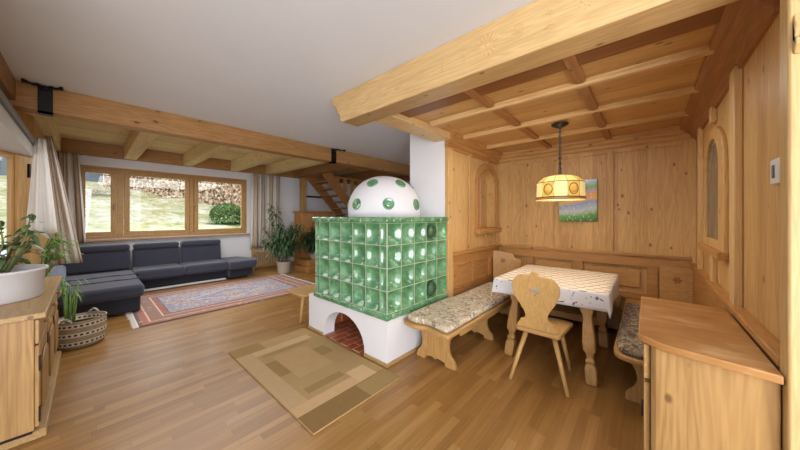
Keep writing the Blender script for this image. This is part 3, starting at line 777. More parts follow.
# ------------------------------------------------------------------ sofa
so = thing('corner_sofa', 'dark navy corner sofa with chaise below the wide window', 'sofa', (1.2, 7.4, 0))
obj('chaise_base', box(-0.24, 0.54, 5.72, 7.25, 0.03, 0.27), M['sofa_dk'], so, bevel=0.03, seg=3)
obj('seat_cushion', box(-0.30, 0.58, 5.66, 7.40, 0.25, 0.435), M['sofa'], so, bevel=0.055, seg=4)
for i, y in enumerate((6.25, 6.75)):
    b = nb(); tube(b, [(-0.29+0.86*k/10, y+0.02*math.sin(k*1.3), 0.438+0.003*math.sin(k*2)) for k in range(11)], 0.010, 8)
    obj('seam', b, M['sofa_dk'], so, smooth=True)
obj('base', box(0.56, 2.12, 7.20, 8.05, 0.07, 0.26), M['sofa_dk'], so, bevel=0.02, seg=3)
obj('metal_strip', box(0.60, 2.10, 7.165, 7.20, 0.02, 0.055), M['plastic'], so)
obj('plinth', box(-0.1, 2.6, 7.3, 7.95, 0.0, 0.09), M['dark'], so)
for x0, x1 in [(0.59, 1.34), (1.345, 2.13)]:
    obj('seat_cushion', box(x0, x1, 7.06, 7.75, 0.24, 0.435), M['sofa'], so, bevel=0.05, seg=4)
wedge = [(2.14, 7.0), (2.70, 7.02), (2.84, 7.30), (2.58, 7.95), (2.14, 7.95)]
obj('end_base', plate(nb(), [(2.16, 7.1), (2.64, 7.12), (2.75, 7.32), (2.53, 7.9), (2.16, 7.9)], 0.05, 0.25, XY), M['sofa_dk'], so, bevel=0.02, seg=3)
obj('end_seat', plate(nb(), wedge, 0.24, 0.42, XY), M['sofa'], so, bevel=0.045, seg=4)
for i, (x0, x1) in enumerate([(-0.33, 0.58), (0.61, 1.36), (1.38, 2.16)]):
    b = box(x0, x1, 7.68, 7.90, 0.40, 0.815)
    bmesh.ops.transform(b, matrix=Matrix.Translation((0, 7.7, 0.4)) @ Matrix.Rotation(math.radians(-7), 4, 'X') @ Matrix.Translation((0, -7.7, -0.4)), verts=b.verts[:])
    bk = obj('backrest', b, M['sofa'], so, bevel=0.05, seg=4)
    b = box(x0+0.01, x1-0.01, 7.68, 7.93, 0.775, 0.90)
    obj('headrest', b, M['sofa'], bk, bevel=0.05, seg=4)
b = box(-0.40, -0.24, 6.05, 7.55, 0.05, 0.62)
obj('armrest', b, M['sofa_lt'], so, bevel=0.06, seg=4)

# ------------------------------------------------------------------ rugs
r = obj('persian_rug', box(0.45, 3.19, 4.95, 6.87, 0.001, 0.014), M['persian'])
pivot(r, (0.45, 4.95, 0)); tag(r, 'red and blue patterned oriental rug in front of the navy sofa', 'rug')
for x, s in ((0.45, -1), (3.19, 1)):
    b = nb(); bx(b, *sorted((x-s*0.004, x+s*0.02)), 4.95, 6.87, 0.001, 0.011)
    for i in range(48):
        y = 4.955+1.89*i/47; bx(b, *sorted((x, x+s*rnd(0.05, 0.08))), y, y+0.022, 0.001, 0.008)
    obj('fringe', b, M['curtain_w'], r)
r = obj('beige_rug', box(0.995, 1.865, 1.65, 3.31, 0.001, 0.014), M['beige'])
pivot(r, (0.995, 1.65, 0)); tag(r, 'beige patchwork rug lying before the arched stove opening', 'rug')

# ------------------------------------------------------------------ dining table, cloth, chair
TX0, TX1, TY0, TY1, TZ = 2.97, 4.10, 0.26, 1.24, 0.775
tb = thing('dining_table', 'wooden dining table on splayed carved legs under a printed cloth', 'table', ((TX0+TX1)/2, (TY0+TY1)/2, 0))
obj('tabletop', box(TX0, TX1, TY0, TY1, TZ-0.035, TZ-0.002), M['beech_x'], tb, bevel=0.006)
b = nb()
bx(b, TX0+0.12, TX1-0.12, TY0+0.14, TY0+0.165, TZ-0.14, TZ-0.035); bx(b, TX0+0.12, TX1-0.12, TY1-0.165, TY1-0.14, TZ-0.14, TZ-0.035)
bx(b, TX0+0.10, TX0+0.125, TY0+0.14, TY1-0.14, TZ-0.14, TZ-0.035); bx(b, TX1-0.125, TX1-0.1, TY0+0.14, TY1-0.14, TZ-0.14, TZ-0.035)
obj('apron', b, M['beech_x'], tb, bevel=0.004)
LEGS = [((3.06, 0.42), (2.90, 0.355)), ((3.06, 1.03), (2.96, 1.085)), ((4.0, 0.42), (3.84, 0.36)), ((4.0, 1.03), (4.05, 1.09))]
lp = [(0.036, 0), (0.044, 0.02), (0.044, 0.13), (0.038, 0.145), (0.026, 0.16), (0.036, 0.175), (0.036, 0.19), (0.024, 0.205), (0.028, 0.24), (0.046, 0.27), (0.048, 0.34), (0.040, 0.46), (0.033, 0.52), (0.036, 0.56), (0.050, 0.60), (0.052, 0.74)]
for (tx, ty), (fx, fy) in LEGS:
    b = nb(); rings = []
    for w, z in lp:
        t = z/0.74; cx, cy = fx+(tx-fx)*t, fy+(ty-fy)*t
        rings.append([b.verts.new((cx+sx*w, cy+sy*w, z)) for sx, sy in ((-1,-1),(1,-1),(1,1),(-1,1))])
    for p, q in zip(rings, rings[1:]):
        for i in range(4): b.faces.new((p[i], p[(i+1) % 4], q[(i+1) % 4], q[i]))
    b.faces.new(rings[0]); b.faces.new(rings[-1])
    obj('leg', b, M['beech_z'], tb, bevel=0.007, seg=2)
obj('foot_rail', box(3.02, 3.06, 0.40, 1.06, 0.10, 0.17), M['beech_x'], tb, bevel=0.005) if False else None
obj('foot_rail', box(3.98, 4.02, 0.40, 1.06, 0.17, 0.25), M['beech_x'], tb, bevel=0.005)
# cloth
b = nb(); nx, ny, ov = 44, 40, 0.148
gx = [TX0-0.008-ov+(TX1-TX0+0.016+2*ov)*i/nx for i in range(nx+1)]; gy = [TY0-0.008-ov+(TY1-TY0+0.016+2*ov)*j/ny for j in range(ny+1)]
def snap(vals, a, c):
    for e in (a, c):
        k = min(range(len(vals)), key=lambda i: abs(vals[i]-e)); vals[k] = e
snap(gx, TX0-0.008, TX1+0.008); snap(gy, TY0-0.008, TY1+0.008)
grid = []
for x in gx:
    row = []
    for y in gy:
        cx = min(max(x, TX0-0.008), TX1+0.008); cy = min(max(y, TY0-0.008), TY1+0.008)
        ox, oy = x-cx, y-cy; L = math.hypot(ox, oy)
        if L < 1e-6: row.append(b.verts.new((x, y, TZ+0.004)))
        else:
            out = 0.012*min(1, L/0.04)+0.018*L/0.165*(0.5+0.5*math.sin(9*(x-y)+1.0))
            drop = L if not (ox and oy) else min(L, 0.20)
            row.append(b.verts.new((cx+ox/L*out, cy+oy/L*out, TZ+0.004-drop)))
    grid.append(row)
for i in range(nx):
    for j in range(ny): b.faces.new((grid[i][j], grid[i+1][j], grid[i+1][j+1], grid[i][j+1])).smooth = True
tc = obj('tablecloth', b, M['cloth'], solid=0.004)
tag(tc, 'pale printed tablecloth with flowered hem draped over the dining table', 'tablecloth')

ch = thing('wooden_chair', 'pale wooden chair with heart cut-out backrest at the table end', 'chair', (2.80, 0.72, 0))
seat = smooth_poly([(2.60, 0.545), (2.63, 0.50), (3.05, 0.485), (3.09, 0.53), (3.09, 0.89), (3.05, 0.935), (2.63, 0.92), (2.60, 0.875)], 4)
seat = [(2.585, 0.555), (2.60, 0.535), (3.00, 0.515), (3.03, 0.545), (3.03, 0.895), (3.00, 0.925), (2.60, 0.895), (2.585, 0.875)]
obj('seat', plate(nb(), seat, 0.425, 0.46, XY), M['beech_x'], ch, bevel=0.008)
obj('seat_rail', box(2.66, 2.70, 0.56, 0.86, 0.395, 0.426), M['beech_x'], ch, bevel=0.004)
obj('seat_rail', box(2.92, 2.96, 0.56, 0.86, 0.395, 0.426), M['beech_x'], ch, bevel=0.004)
for (tx, ty), (fx, fy) in [((2.67, 0.60), (2.565, 0.475)), ((2.67, 0.82), (2.51, 0.915)), ((2.94, 0.61), (3.0, 0.535)), ((2.93, 0.86), (2.86, 1.0))]:
    obj('leg', taper(nb(), (tx, ty, 0.425), (fx, fy, 0.0), 0.022, 0.014, 10), M['beech'], ch, smooth=True)
half = [(0.0, 0.500), (0.022, 0.497), (0.030, 0.478), (0.050, 0.470), (0.10, 0.466), (0.150, 0.445), (0.183, 0.400), (0.190, 0.350), (0.176, 0.290), (0.145, 0.235), (0.110, 0.180), (0.090, 0.130), (0.092, 0.095), (0.112, 0.075), (0.135, 0.070), (0.142, 0.045), (0.160, 0.030), (0.165, 0.0)]
half = [(u, v*1.05) for u, v in half]
hs = spline(half, 4)
bo = hs + [(-u, v) for u, v in reversed(hs)][:-1]
heart = []
for i in range(28):
    t = 2*PI*i/28
    heart.append((0.0026*16*math.sin(t)**3*0.95, 0.352+0.0026*(13*math.cos(t)-5*math.cos(2*t)-2*math.cos(3*t)-math.cos(4*t))))
lean = math.radians(11)
MB_ = Matrix.Translation((2.625, 0.72, 0.46)) @ Matrix.Rotation(-lean, 4, 'Y') @ Matrix(((0, 0, 1, 0), (1, 0, 0, 0), (0, 1, 0, 0), (0, 0, 0, 1)))
b = plate(nb(), bo, -0.014, 0.014, XY, [heart]); bmesh.ops.transform(b, matrix=MB_, verts=b.verts[:])
obj('backrest', b, M['beech'], ch, bevel=0.004)

# ------------------------------------------------------------------ benches and cushions
def board_leg(x, y0, y1, z1, par, flip=1, th=0.04):
    c = (y0+y1)/2; h = (y1-y0)/2
    pr = [(1.0, 0.0), (1.0, 0.03), (0.93, 0.07), (0.80, 0.10), (0.70, 0.15), (0.68, 0.20), (0.74, 0.26), (0.88, 0.31), (0.95, 0.35), (0.96, z1)]
    s = spline(pr, 3)
    o = [(c+h*u, v) for u, v in s] + [(c-h*u, v) for u, v in reversed(s)] 
    o += [(c-0.55*h, 0.0), (c-0.5*h, 0.035), (c-0.15*h, 0.05), (c, 0.03), (c+0.15*h, 0.05), (c+0.5*h, 0.035), (c+0.55*h, 0.0)]
    return obj('leg', plate(nb(), o, x-th/2, x+th/2, YZ), M['beech_z'], par, bevel=0.004)
lb = thing('wooden_bench', 'wooden bench with wavy end along the panelled wall beside the green stove', 'bench', (3.3, 1.55, 0), 'corner benches round the table')
endw = spline([(2.30, 1.272), (2.10, 1.275), (2.06, 1.30), (2.065, 1.40), (2.09, 1.48), (2.095, 1.54), (2.06, 1.62), (2.055, 1.72), (2.09, 1.80), (2.14, 1.835), (2.30, 1.838)], 5)
obj('seat', plate(nb(), endw + [(2.965, 1.838), (2.98, 1.79), (4.54, 1.79), (4.54, 1.275)], 0.385, 0.42, XY), M['beech_x'], lb, bevel=0.008)
obj('apron', box(2.36, 4.50, 1.315, 1.34, 0.315, 0.386), M['beech_x'], lb, bevel=0.004)
for x in (2.31, 3.16, 4.02): board_leg(x, 1.35, 1.80, 0.386, lb)
def cushion(name, outline, z0, z1, mat, label, side=None):
    b = nb()
    o = obj(name, plate(b, outline, z0, z1, XY), mat, bevel=0.024, seg=3)
    c = (sum(p[0] for p in outline)/len(outline), sum(p[1] for p in outline)/len(outline), z0)
    pivot(o, c); tag(o, label, 'cushion', 'seat cushions on the corner benches'); return o
cush = spline([(2.30, 1.292), (2.13, 1.295), (2.09, 1.33), (2.10, 1.42), (2.125, 1.50), (2.12, 1.58), (2.095, 1.66), (2.11, 1.76), (2.16, 1.80), (2.30, 1.815)], 5)
o = cushion('bench_cushion', cush + [(2.90, 1.815), (3.0, 1.775), (4.02, 1.775), (4.02, 1.292)], 0.4205, 0.475, M['cushion'], 'floral beige cushion on the bench beside the green stove')
bb = thing('wooden_bench', 'wooden bench along the dining back wall behind the table', 'bench', (4.3, 0.75, 0), 'corner benches round the table')
obj('seat', box(4.10, 4.53, 0.24, 1.265, 0.385, 0.42), M['furn_y'], bb, bevel=0.008)
obj('front_board', box(4.42, 4.45, 0.25, 1.26, 0.03, 0.386), M['furn_y'], bb, bevel=0.004)
for y in (0.40, 1.12): obj('leg', box(4.16, 4.46, y-0.02, y+0.02, 0, 0.386), M['beech_z'], bb, bevel=0.004)
cushion('bench_cushion', [(4.11, 0.25), (4.52, 0.25), (4.52, 1.26), (4.11, 1.26)], 0.4205, 0.472, M['cushion'], 'floral cushion on the bench below the dining back wall')
rb = thing('wooden_bench', 'wooden bench with rounded end between the table and the wooden counter', 'bench', (3.5, -0.05, 0), 'corner benches round the table')
ro = spline([(2.95, 0.197), (2.75, 0.195), (2.66, 0.175), (2.62, 0.12), (2.615, 0.03), (2.615, -0.10)], 5)
obj('seat', plate(nb(), ro + [(2.615, -0.35), (4.53, -0.35), (4.53, 0.197)], 0.385, 0.42, XY), M['beech_x'], rb, bevel=0.008)
obj('apron', box(2.9, 4.5, 0.10, 0.125, 0.315, 0.386), M['beech_x'], rb, bevel=0.004)
for x in (2.86, 3.60, 4.30): board_leg(x, -0.32, 0.13, 0.386, rb)
rc = spline([(2.95, 0.178), (2.76, 0.175), (2.685, 0.155), (2.65, 0.11), (2.64, 0.03), (2.64, -0.10)], 5)
cushion('bench_cushion', rc + [(2.64, -0.33), (4.08, -0.33), (4.08, 0.178)], 0.4205, 0.475, M['fur'], 'grey-brown woven cushion on the bench beside the wooden counter')

# ------------------------------------------------------------------ wooden counter at the right
cb = thing('wooden_counter', 'pine corner cabinet with worn counter top against the panelled wall', 'cabinet', (2.1, -0.18, 0))
obj('counter_top', plate(nb(), [(1.745, 0.032), (2.58, 0.032), (2.58, -0.358), (1.612, -0.358), (1.668, -0.05)], 0.86, 0.892, XY), M['counter'], cb, bevel=0.005)
fr = plate(nb(), [(1.72, -0.012), (1.70, -0.03), (1.645, -0.358), (1.688, -0.358), (1.74, -0.03)], 0.0, 0.86, XY)
obj('front_panel', fr, M['furn_z'], cb, bevel=0.003)
obj('carcass', plate(nb(), [(1.742, -0.030), (2.54, -0.012), (2.54, -0.358), (1.695, -0.358)], 0.03, 0.86, XY), M['furn_z'], cb, bevel=0.003)
b = nb(); bx(b, 1.745, 2.13, -0.012, 0.012, 0.06, 0.67); dd = obj('door', b, M['furn_z'], cb, bevel=0.004)
obj('lock', box(1.755, 1.785, 0.012, 0.020, 0.50, 0.57), M['iron'], dd, bevel=0.003)
obj('door', box(2.14, 2.53, -0.012, 0.012, 0.06, 0.67), M['furn_z'], cb, bevel=0.004)
obj('drawer', box(1.745, 2.53, -0.012, 0.012, 0.69, 0.85), M['furn_x'], cb, bevel=0.004)

# ------------------------------------------------------------------ sideboard at the left
CX, CXB, CY0, CY1 = -0.205, -0.70, 2.94, 4.57
sd = thing('pine_sideboard', 'pine sideboard with drawers and doors holding the white plant tub', 'cabinet', (-0.45, 3.75, 0))
obj('top_board', plate(nb(), [(CX+0.03, CY0-0.03), (CX+0.03, CY1+0.02), (CXB, CY1+0.02), (CXB, CY0-0.03)], 0.795, 0.832, XY), M['furn_y'], sd, bevel=0.006)
obj('carcass', box(CXB+0.02, CX-0.02, CY0, CY1, 0.075, 0.795), M['furn_z'], sd, bevel=0.004)
obj('plinth', box(CXB+0.03, CX+0.028, CY0+0.03, CY1, 0.0, 0.055), M['furn_y'], sd, bevel=0.006)
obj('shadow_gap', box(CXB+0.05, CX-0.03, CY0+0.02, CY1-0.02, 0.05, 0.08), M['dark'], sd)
n = 3; wd = (CY1-CY0)/n
for i in range(n):
    y0 = CY0+i*wd+0.008; y1 = CY0+(i+1)*wd-0.008
    dr = obj('drawer', box(CX-0.02, CX, y0, y1, 0.625, 0.785), M['furn_y'], sd, bevel=0.006)
    for yy in ([(y0+y1)/2]):
        obj('knob', lathe(nb(), [(0.008, 0), (0.008, 0.012), (0.018, 0.02), (0.019, 0.03), (0.010, 0.038), (0.001, 0.039)], n=14, M4=frame_to((CX, yy, 0.705), (0, 1, 0), (1, 0, 0))), M['beech'], dr, smooth=True)
    b = nb(); bx(b, CX-0.02, CX, y0, y1, 0.09, 0.615)
    dd = obj('door', b, M['furn_z'], sd, bevel=0.004)
    obj('raised_panel', plate(nb(), arch(y0+0.09, y1-0.09, 0.17, 0.47, 0.06), CX-0.001, CX+0.012, YZ), M['furn_z'], dd, bevel=0.010)
    for z in (0.17, 0.50): obj('hinge', box(CX-0.004, CX+0.004, y0-0.006, y0+0.018, z-0.05, z+0.05), M['iron'], dd, bevel=0.002)

# ------------------------------------------------------------------ potted plants
tp = thing('potted_plant', 'leafy houseplant in a large white tub on the pine sideboard', 'plant', (-0.46, 3.65, 0.8325))
lathe_t = [(0.255, 0.0), (0.262, 0.01), (0.275, 0.20), (0.288, 0.205), (0.29, 0.222), (0.274, 0.224), (0.262, 0.20), (0.25, 0.15)]
obj('tub', lathe(nb(), lathe_t, (-0.475, 3.60, 0.8325), 44, sx=0.93), M['tub'], tp, smooth=True)
obj('soil', lathe(nb(), [(0.25, 0.14), (0.245, 0.16), (0.001, 0.165)], (-0.475, 3.60, 0.8325), 30, sx=0.93), M['soil'], tp)
sbm, lbm = nb(), nb()
for i in range(18):
    a = rnd(0, 2*PI); p = Vector((-0.5+0.08*math.cos(a), 3.68+0.08*math.sin(a), 0.98)); pts = [tuple(p)]
    q = Vector((-0.50+0.20*math.cos(a), 3.95+0.34*math.sin(a), rnd(1.06, 1.55)))
    m = (p+q)/2+Vector((rnd(-.05, .05), rnd(-.05, .05), 0.05)); pts = [tuple(p), tuple(m), tuple(q)]
    tube(sbm, pts, [0.008, 0.006, 0.003], 6)
    for k in range(10):
        t = rnd(0.35, 1.0); c = p.lerp(m, t*2) if t < .5 else m.lerp(q, t*2-1)
        leafblade(lbm, c, rdir(0.1), rnd(0.07, 0.12), rnd(0.035, 0.055), 0.5, 3)
obj('stems', sbm, M['stem'], tp, smooth=True); obj('foliage', lbm, M['leaf_pot'], tp, smooth=True)

BK = (-0.05, 4.83)
bp = thing('potted_palm', 'spidery green palm in a striped woven basket beside the sideboard', 'plant', (BK[0], BK[1], 0))
bprof = [(0.17, 0.0), (0.195, 0.03), (0.21, 0.16), (0.205, 0.29), (0.212, 0.30), (0.196, 0.30), (0.185, 0.2)]
obj('basket', lathe(nb(), bprof, (BK[0], BK[1], 0.0), 40), M['basket'], bp, smooth=True)
obj('soil', lathe(nb(), [(0.188, 0.2), (0.185, 0.23), (0.001, 0.235)], (BK[0], BK[1], 0), 24), M['soil'], bp)
for s in (-1, 1):
    b = nb(); tube(b, [(BK[0]+0.20*math.cos(s*PI/2-0.8+t*0.5), BK[1]+0.20*math.sin(s*PI/2-0.8+t*0.5), 0.29+0.05*math.sin(PI*t)) for t in [k/8 for k in range(9)]], 0.012, 8)
    obj('handle', b, M['wicker'], bp, smooth=True)
lbm, sbm = nb(), nb()
for i in range(22):
    a = rnd(0, 2*PI); r0 = rnd(0.0, 0.04)
    p = Vector((BK[0]-0.085+r0*math.cos(a), BK[1]+0.02+r0*math.sin(a), 0.23)); h = rnd(0.30, 0.50); d = rnd(0.0, 0.05)
    q = p+Vector((d*math.cos(a), d*math.sin(a), h))
    tube(sbm, [tuple(p), tuple(q)], [0.009, 0.005], 5)
    for k in range(2):
        a2 = a+rnd(-1.0, 1.0)
        leafblade(lbm, q, (math.cos(a2)*0.6, math.sin(a2)*0.6, rnd(0.5, 1.2)), rnd(0.16, 0.30), rnd(0.007, 0.012), rnd(0.6, 1.3), 5)
obj('stems', sbm, M['leaf_lt'], bp, smooth=True); obj('fronds', lbm, M['leaf_lt'], bp, smooth=True)
FP = (-0.36, 5.10)
fp = thing('palm_plant', 'bright green feathery palm behind the pine sideboard below the curtains', 'plant', (FP[0], FP[1], 0))
obj('pot', lathe(nb(), [(0.10, 0), (0.105, 0.02), (0.13, 0.24), (0.137, 0.25), (0.12, 0.25), (0.11, 0.2)], (FP[0], FP[1], 0), 28), M['wicker'], fp, smooth=True)
obj('soil', lathe(nb(), [(0.112, 0.2), (0.11, 0.21), (0.001, 0.215)], (FP[0], FP[1], 0), 20), M['soil'], fp)
lbm, sbm = nb(), nb()
for i in range(15):
    a = rnd(-1.4, 1.0); p = Vector((FP[0]+0.03*math.cos(a), FP[1]+0.03*math.sin(a), 0.21))
    R_ = rnd(0.10, 0.30); zt = rnd(0.86, 1.22)
    q = Vector((FP[0]+0.05*math.cos(a), FP[1]+0.05*math.sin(a), zt-0.15)); e = Vector((FP[0]+R_*math.cos(a), FP[1]+R_*math.sin(a)*0.5, zt-R_*0.35+0.06))
    m = (q+e)/2+Vector((0, 0, 0.12)); pts = spline([tuple(p), tuple(q), tuple(m), tuple(e)], 5); tube(sbm, pts, 0.004, 5)
    for c0 in pts[5:]:
        for sd_ in (-1, 1):
            dr_ = (e-q).normalized(); sv = dr_.cross(Vector((0, 0, 1))).normalized()*sd_
            leafblade(lbm, c0, dr_*0.9+sv*0.8+Vector((0, 0, rnd(-0.1, 0.3))), rnd(0.09, 0.17), rnd(0.007, 0.012), rnd(0.3, 0.8), 3)
obj('stems', sbm, M['leaf_lt'], fp, smooth=True); obj('fronds', lbm, M['leaf_lt'], fp, smooth=True)

def bamboo(name, label, c, base, h, spread, nst, nl, mat, potr, poth, L=(0.13, 0.24), lw=(0.014, 0.026)):
    t = thing(name, label, 'plant', (c[0], c[1], base))
    obj('pot', lathe(nb(), [(potr*0.8, 0), (potr*0.84, 0.02), (potr, poth-0.02), (potr*1.06, poth), (potr*0.93, poth), (potr*0.85, poth-0.06)], (c[0], c[1], base), 28), M['wicker'], t, smooth=True)
    obj('soil', lathe(nb(), [(potr*0.86, poth-0.07), (potr*0.85, poth-0.05), (0.001, poth-0.045)], (c[0], c[1], base), 20), M['soil'], t)
    s_, l_ = nb(), nb()
    for i in range(nst):
        a = rnd(0, 2*PI); p = Vector((c[0]+potr*0.4*math.cos(a), c[1]+potr*0.4*math.sin(a), base+poth-0.06))
        hh = h*rnd(0.5, 1.0); sp = spread*rnd(0.25, 1.0)
        q = Vector((c[0]+sp*math.cos(a), c[1]+sp*math.sin(a), base+hh)); m = (p+q)/2+Vector((0, 0, hh*0.12))
        tube(s_, spline([tuple(p), tuple(m), tuple(q)], 4), 0.005, 5)
        for k in range(nl):
            u = rnd(0.3, 1.0); pt = p.lerp(m, u*2) if u < .5 else m.lerp(q, u*2-1)
            leafblade(l_, pt, rdir(0.0), rnd(*L), rnd(*lw), rnd(0.3, 0.9), 3)
    obj('canes', s_, M['cane'], t, smooth=True); obj('foliage', l_, mat, t, smooth=True)
    return t
def tall(t, c, tip, mat, n=70):
    s_, l_ = nb(), nb(); p = Vector(c); q = Vector(tip)
    m = (p+q)/2+Vector((0.03, 0, 0)); tube(s_, spline([tuple(p), tuple(m), tuple(q)], 5), 0.008, 6)
    for k in range(n):
        u = rnd(0.45, 1.02); leafblade(l_, p.lerp(q, u)+Vector((rnd(-.13, .13), rnd(-.13, .13), rnd(-.05, .08))), rdir(0.1), rnd(0.1, 0.2), rnd(0.028, 0.045), 0.6, 3)
    obj('tall_cane', s_, M['cane'], t, smooth=True); obj('crown', l_, mat, t, smooth=True)
p1 = bamboo('bamboo_plant', 'tall bamboo-like plant in a pale wicker pot near the radiator', (3.36, 6.98), 0.0, 1.36, 0.62, 34, 30, M['leaf_dk'], 0.17, 0.30, (0.14, 0.26), (0.024, 0.042))
tall(p1, (3.28, 6.98, 0.26), (3.12, 7.05, 1.72), M['leaf_dk'], 110)
# low wooden step box under the stairs, with a second plant
stp = thing('wooden_step', 'low stepped wooden platform at the foot of the wooden cabinet', 'platform', (4.05, 6.75, 0))
obj('lower_step', box(3.72, 4.60, 6.42, 7.12, 0.0, 0.15), M['stairwood'], stp, bevel=0.01)
obj('upper_step', box(3.80, 4.60, 6.55, 7.12, 0.15, 0.30), M['stairwood'], stp, bevel=0.01)
bamboo('bushy_plant', 'dark bushy houseplant standing on the low wooden steps behind the stove', (4.12, 6.74), 0.3005, 0.98, 0.38, 30, 34, M['leaf_dk2'], 0.15, 0.2, (0.14, 0.26), (0.024, 0.042))

# ------------------------------------------------------------------ cabinet, post and stairs behind the stove
wc = thing('wooden_cabinet', 'tall wooden boarded cabinet under the stairs behind the plants', 'cabinet', (4.5, 7.5, 0))
obj('body', box(4.02, 5.10, 7.30, 7.70, 0, 1.56), M['stair_z'], wc, bevel=0.006)
obj('top_board', box(3.97, 5.14, 7.24, 7.72, 1.56, 1.60), M['stairwood'], wc, bevel=0.006)
for x0, x1 in ((4.05, 4.34), (4.38, 4.68), (4.72, 5.04)): obj('door', box(x0, x1, 7.275, 7.30, 0.10, 1.48), M['stair_z'], wc, bevel=0.006)
sp_ = thing('wooden_post', 'upright wooden post with a rail standing beside the stairs', 'post', (4.40, 7.95, 0))
obj('shaft', box(4.34, 4.49, 7.85, 8.0, 0, 2.64), M['winwood_z'], sp_, bevel=0.008)
obj('rail', box(4.49, 5.25, 7.92, 7.98, 2.05, 2.10), M['iron'], sp_)
ss = thing('staircase', 'open wooden staircase climbing to the plank ceiling behind the stove', 'stairs', (6.2, 7.35, 0))
def stringer(y0, y1, w=0.26):
    return plate(nb(), [(6.95, 0), (7.1, 0), (7.1, 0.16), (4.62, 2.86), (4.25, 2.86), (4.25, 2.84)], y0, y1, XZ)
obj('stringer', stringer(7.76, 7.81), M['stairwood'], ss, bevel=0.006)
obj('stringer', stringer(6.87, 6.92), M['stairwood'], ss, bevel=0.006)
for i in range(14):
    z = 0.19*(i+1); x = 7.03-0.19*(i+1)/1.06*1.0
    if z < 2.7: obj('tread', box(x-0.13, x+0.12, 6.92, 7.76, z-0.02, z+0.02), M['stairwood'], ss, bevel=0.004)
for x in (4.86, 5.14, 5.42, 5.70):
    zt = 2.86-(x-4.62)*1.0887
    obj('baluster', box(x, x+0.13, 6.85, 6.875, zt-0.1, 2.63), M['stair_z'], ss, bevel=0.006)
obj('handrail', box(4.8, 6.0, 6.84, 6.88, 2.58, 2.637), M['stairwood'], ss, bevel=0.006)

# ------------------------------------------------------------------ radiator, curtains
ra = thing('radiator', 'low radiator behind a slatted wooden cover under the curtain', 'radiator', (3.4, 8.1, 0))
obj('body', box(3.02, 3.72, 8.08, 8.165, 0.12, 0.52), M['tub'], ra, bevel=0.01)
b = nb(); bx(b, 2.98, 3.76, 7.98, 8.16, 0.55, 0.58); bx(b, 2.98, 3.03, 7.98, 8.07, 0, 0.55); bx(b, 3.71, 3.76, 7.98, 8.07, 0, 0.55)
bx(b, 3.03, 3.71, 8.0, 8.03, 0.08, 0.14); bx(b, 3.03, 3.71, 8.0, 8.03, 0.42, 0.48)
for i in range(14): bx(b, 3.045+i*0.047, 3.075+i*0.047, 8.01, 8.03, 0.14, 0.42)
obj('cover', b, M['furn_z'], ra, bevel=0.004)

def curtain(name, label, top, bot, z0, z1, folds, amp, mat, y_is=None, group=None, k=1.0):
    """sheet between two plan segments: top and bottom, each ((x,y),(x,y))"""
    b = nb(); uvl = b.loops.layers.uv.new('UVMap'); nu, nv = 90, 14; g = []
    for j in range(nv+1):
        t = j/nv; row = []
        for i in range(nu+1):
            s = i/nu
            a = Vector(bot[0]).lerp(Vector(bot[1]), s); c = Vector(top[0]).lerp(Vector(top[1]), s); p = a.lerp(c, t)
            d = (Vector(bot[1])-Vector(bot[0])).normalized(); nrm = Vector((-d.y, d.x))
            w = amp*(0.6+0.4*(1-t))*(math.sin(2*PI*folds*s+0.8*math.sin(3*t))+0.3*math.sin(2*PI*folds*2.3*s+1.7))
            q = p+nrm*w
            row.append((b.verts.new((q.x, q.y, z0+(z1-z0)*t)), s, t))
        g.append(row)
    for j in range(nv):
        for i in range(nu):
            qs = (g[j][i], g[j][i+1], g[j+1][i+1], g[j+1][i]); f = b.faces.new([x[0] for x in qs]); f.smooth = True
            for lp_, x in zip(f.loops, qs): lp_[uvl].uv = (x[1]*k, x[2])
    o = obj(name, b, mat, solid=0.004)
    pivot(o, ((bot[0][0]+bot[1][0])/2, (bot[0][1]+bot[1][1])/2, z0)); tag(o, label, 'curtain', group); return o
curtain('striped_curtain', 'long striped curtain hanging at the wide window behind the sofa chaise', ((-0.40, 8.0), (-0.10, 8.02)), ((-0.42, 8.0), (-0.01, 8.02)), 0.95, 2.63, 3, 0.04, M['curtain'], k=0.45)
curtain('striped_curtain', 'long striped curtain hanging between the window and the tall plant', ((2.96, 8.0), (3.74, 8.0)), ((2.93, 7.99), (3.70, 7.99)), 0.60, 2.63, 4, 0.065, M['curtain'], k=0.95)
curtain('cream_curtain', 'cream curtain gathered up above the bay corner beside the window', ((-0.40, 5.29), (-0.325, 5.29)), ((-0.47, 5.27), (-0.235, 5.27)), 1.25, 2.36, 2, 0.022, M['curtain_w'])
curtain('striped_curtain', 'slanting striped curtain drawn beside the cream curtain in the corner', ((-0.385, 5.95), (-0.31, 5.95)), ((-0.32, 5.98), (-0.04, 5.98)), 0.80, 2.52, 2, 0.028, M['curtain'], k=0.36)

